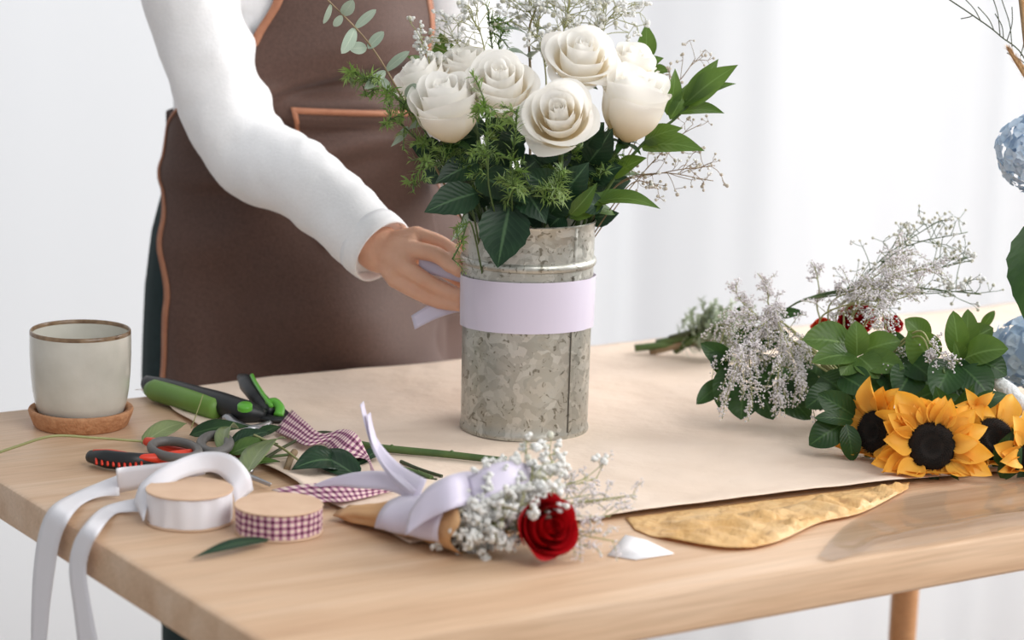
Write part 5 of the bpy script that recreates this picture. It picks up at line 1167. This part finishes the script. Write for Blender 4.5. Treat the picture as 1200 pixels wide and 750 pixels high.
    LL = [(.46, 68), (.82, 70), (.90, 80), (.96, 95), (1.0, 99), (1.035, 76), (1.07, 50), (1.10, 38), (1.147, 29), (1.20, 25), (1.30, 24)]
    LR = [(.46, 104), (.80, 100), (.86, 84), (.905, 62), (.97, 50), (1.03, 40), (1.08, 35), (1.15, 37), (1.30, 32)]
    def tab(T, z):
        if z <= T[0][0]: return R(T[0][1])
        for (z0, a0), (z1_, a1) in zip(T, T[1:]):
            if z <= z1_: return R(a0 + (a1 - a0) * (.5 * sm(z0, z1_, z) + .5 * (z - z0) / (z1_ - z0)))
        return R(T[-1][1])
    def lim(z, sg=-1): return tab(LL if sg < 0 else LR, z)
    b = MB(); Z = [.46 + .0055 * i for i in range(153)]; rows = []
    for z in Z:
        l = lim(z, -1); l2 = lim(z, 1); rows.append([AP(-l + (l + l2) * j / 90, z) for j in range(91)])
    b.grid(rows); ap = b.build('apron', M['apron'], t, solid=.0016)
    b = MB()
    for sg in (-1, 1):
        e1 = [AP(sg * lim(z, sg), z, .0138) for z in Z]; e2 = [AP(sg * (lim(z, sg) - .0085 / .14), z, .0146) for z in Z]
        rr_ = [[p, p.lerp(q, .5) + (p - PC).normalized() * .0006, q] for p, q in zip(e1, e2)]
        b.grid(rr_)
    b.build('binding', M['binding'], ap, solid=.001)
    def th_at(x, z):
        return min((abs(px_of(AP(a / 400, z))[0] - x), a / 400) for a in range(-440, 300))[1]
    def zpx(y, th):
        return min((abs(px_of(AP(th, .7 + i / 1000))[1] - y), .7 + i / 1000) for i in range(500))[1]
    z1 = zpx(124, -.2); tl = th_at(340, z1); tr = tl + 1.15; zb = z1 - .15
    def pk(u, v, o=.0172): return AP(tl + (tr - tl) * u + .22 * v * (1 - u), z1 - .012 * u + (zb - z1) * v, o + .003 * math.sin(PI * u) * (1 - v))
    b = MB(); b.grid([[pk(i / 40, j / 20) for i in range(41)] for j in range(21)]); pkt = b.build('pocket', M['apron'], ap, solid=.0016)
    b = MB(); b.grid([[pk(i / 40, 0, .0188), pk(i / 40, .022, .0196), pk(i / 40, .045, .0188)] for i in range(41)]); b.grid([[pk(0, j / 20, .0190), pk(.012, j / 20, .0198), pk(.028, j / 20, .0190)] for j in range(21)])
    b.build('binding', M['binding'], ap, solid=.0008)
    b = MB()
    for sg in (-1, 1):
        Pq = [AP(sg * lim(1.28, sg), 1.275), S(sg * .30, 1.36, .02), PC + AD * .07 * sg + FD * .045 + V((0, 0, 1.425)), PC + AD * .06 * sg - FD * .05 + V((0, 0, 1.42))]; Q = spline(Pq, 6)
        b.strip([p - AD * .011 for p in Q], [p + AD * .011 for p in Q], n=1)
    b.build('strap', M['binding'], ap, solid=.0015)
    # trouser-dark shadow side is the trousers themselves; apron ties at the back
    b = MB(); Q = [S(R(a), 1.0, .012) for a in range(112, 249, 8)]; b.grid([[p + V((0, 0, -.012)), p + V((0, 0, .012))] for p in Q]); b.build('waist_tie', M['apron'], ap, solid=.0015)
person()

# ------------------------------------------------------------------ light and camera
def lights():
    w = bpy.data.worlds.new('World'); bpy.context.scene.world = w; w.use_nodes = True
    bg = w.node_tree.nodes['Background']; bg.inputs[0].default_value = (.93, .965, 1, 1); bg.inputs[1].default_value = .5
    def area(name, loc, aim, sx, sy, e, col):
        l = bpy.data.lights.new(name, 'AREA'); l.shape = 'RECTANGLE'; l.size = sx; l.size_y = sy; l.energy = e; l.color = col
        o = bpy.data.objects.new(name, l); C.objects.link(o); o.location = loc; o.rotation_euler = (V(aim) - V(loc)).to_track_quat('-Z', 'Y').to_euler(); return o
    area('window_and_fill', (2.3, 3.3, 1.9), (0, 2.4, .85), 2.0, 1.8, 95, (1, .98, .96))
    area('window_and_fill', (1.5, .5, 2.7), (0, 2.5, .9), 2.0, 1.6, 48, (1, .985, .965))  # unseen fill added at the front right to brighten roses, hand and vase
    area('window_and_fill', (0, 5.2, 1.5), (0, 2.4, 1.5), 7.6, 3.6, 54, (.97, .985, 1))
lights()
cd = bpy.data.cameras.new('Camera'); cam = bpy.data.objects.new('Camera', cd); C.objects.link(cam)
cd.sensor_width = 36; cd.lens = 36 * F_PX / 1200; cd.clip_start = .05
m3 = Matrix((RT, UP, -FW)).transposed(); cam.matrix_world = Matrix.Translation(CAM) @ m3.to_4x4()
cd.dof.use_dof = True; cd.dof.focus_distance = (pt(600, 200, VC.y - .07) - CAM).dot(FW); cd.dof.aperture_fstop = 4.5
sc = bpy.context.scene; sc.camera = cam
vs = sc.view_settings; vs.view_transform = 'Standard'; vs.look = 'None'; vs.exposure = .14; vs.gamma = 1; vs.use_curve_mapping = False
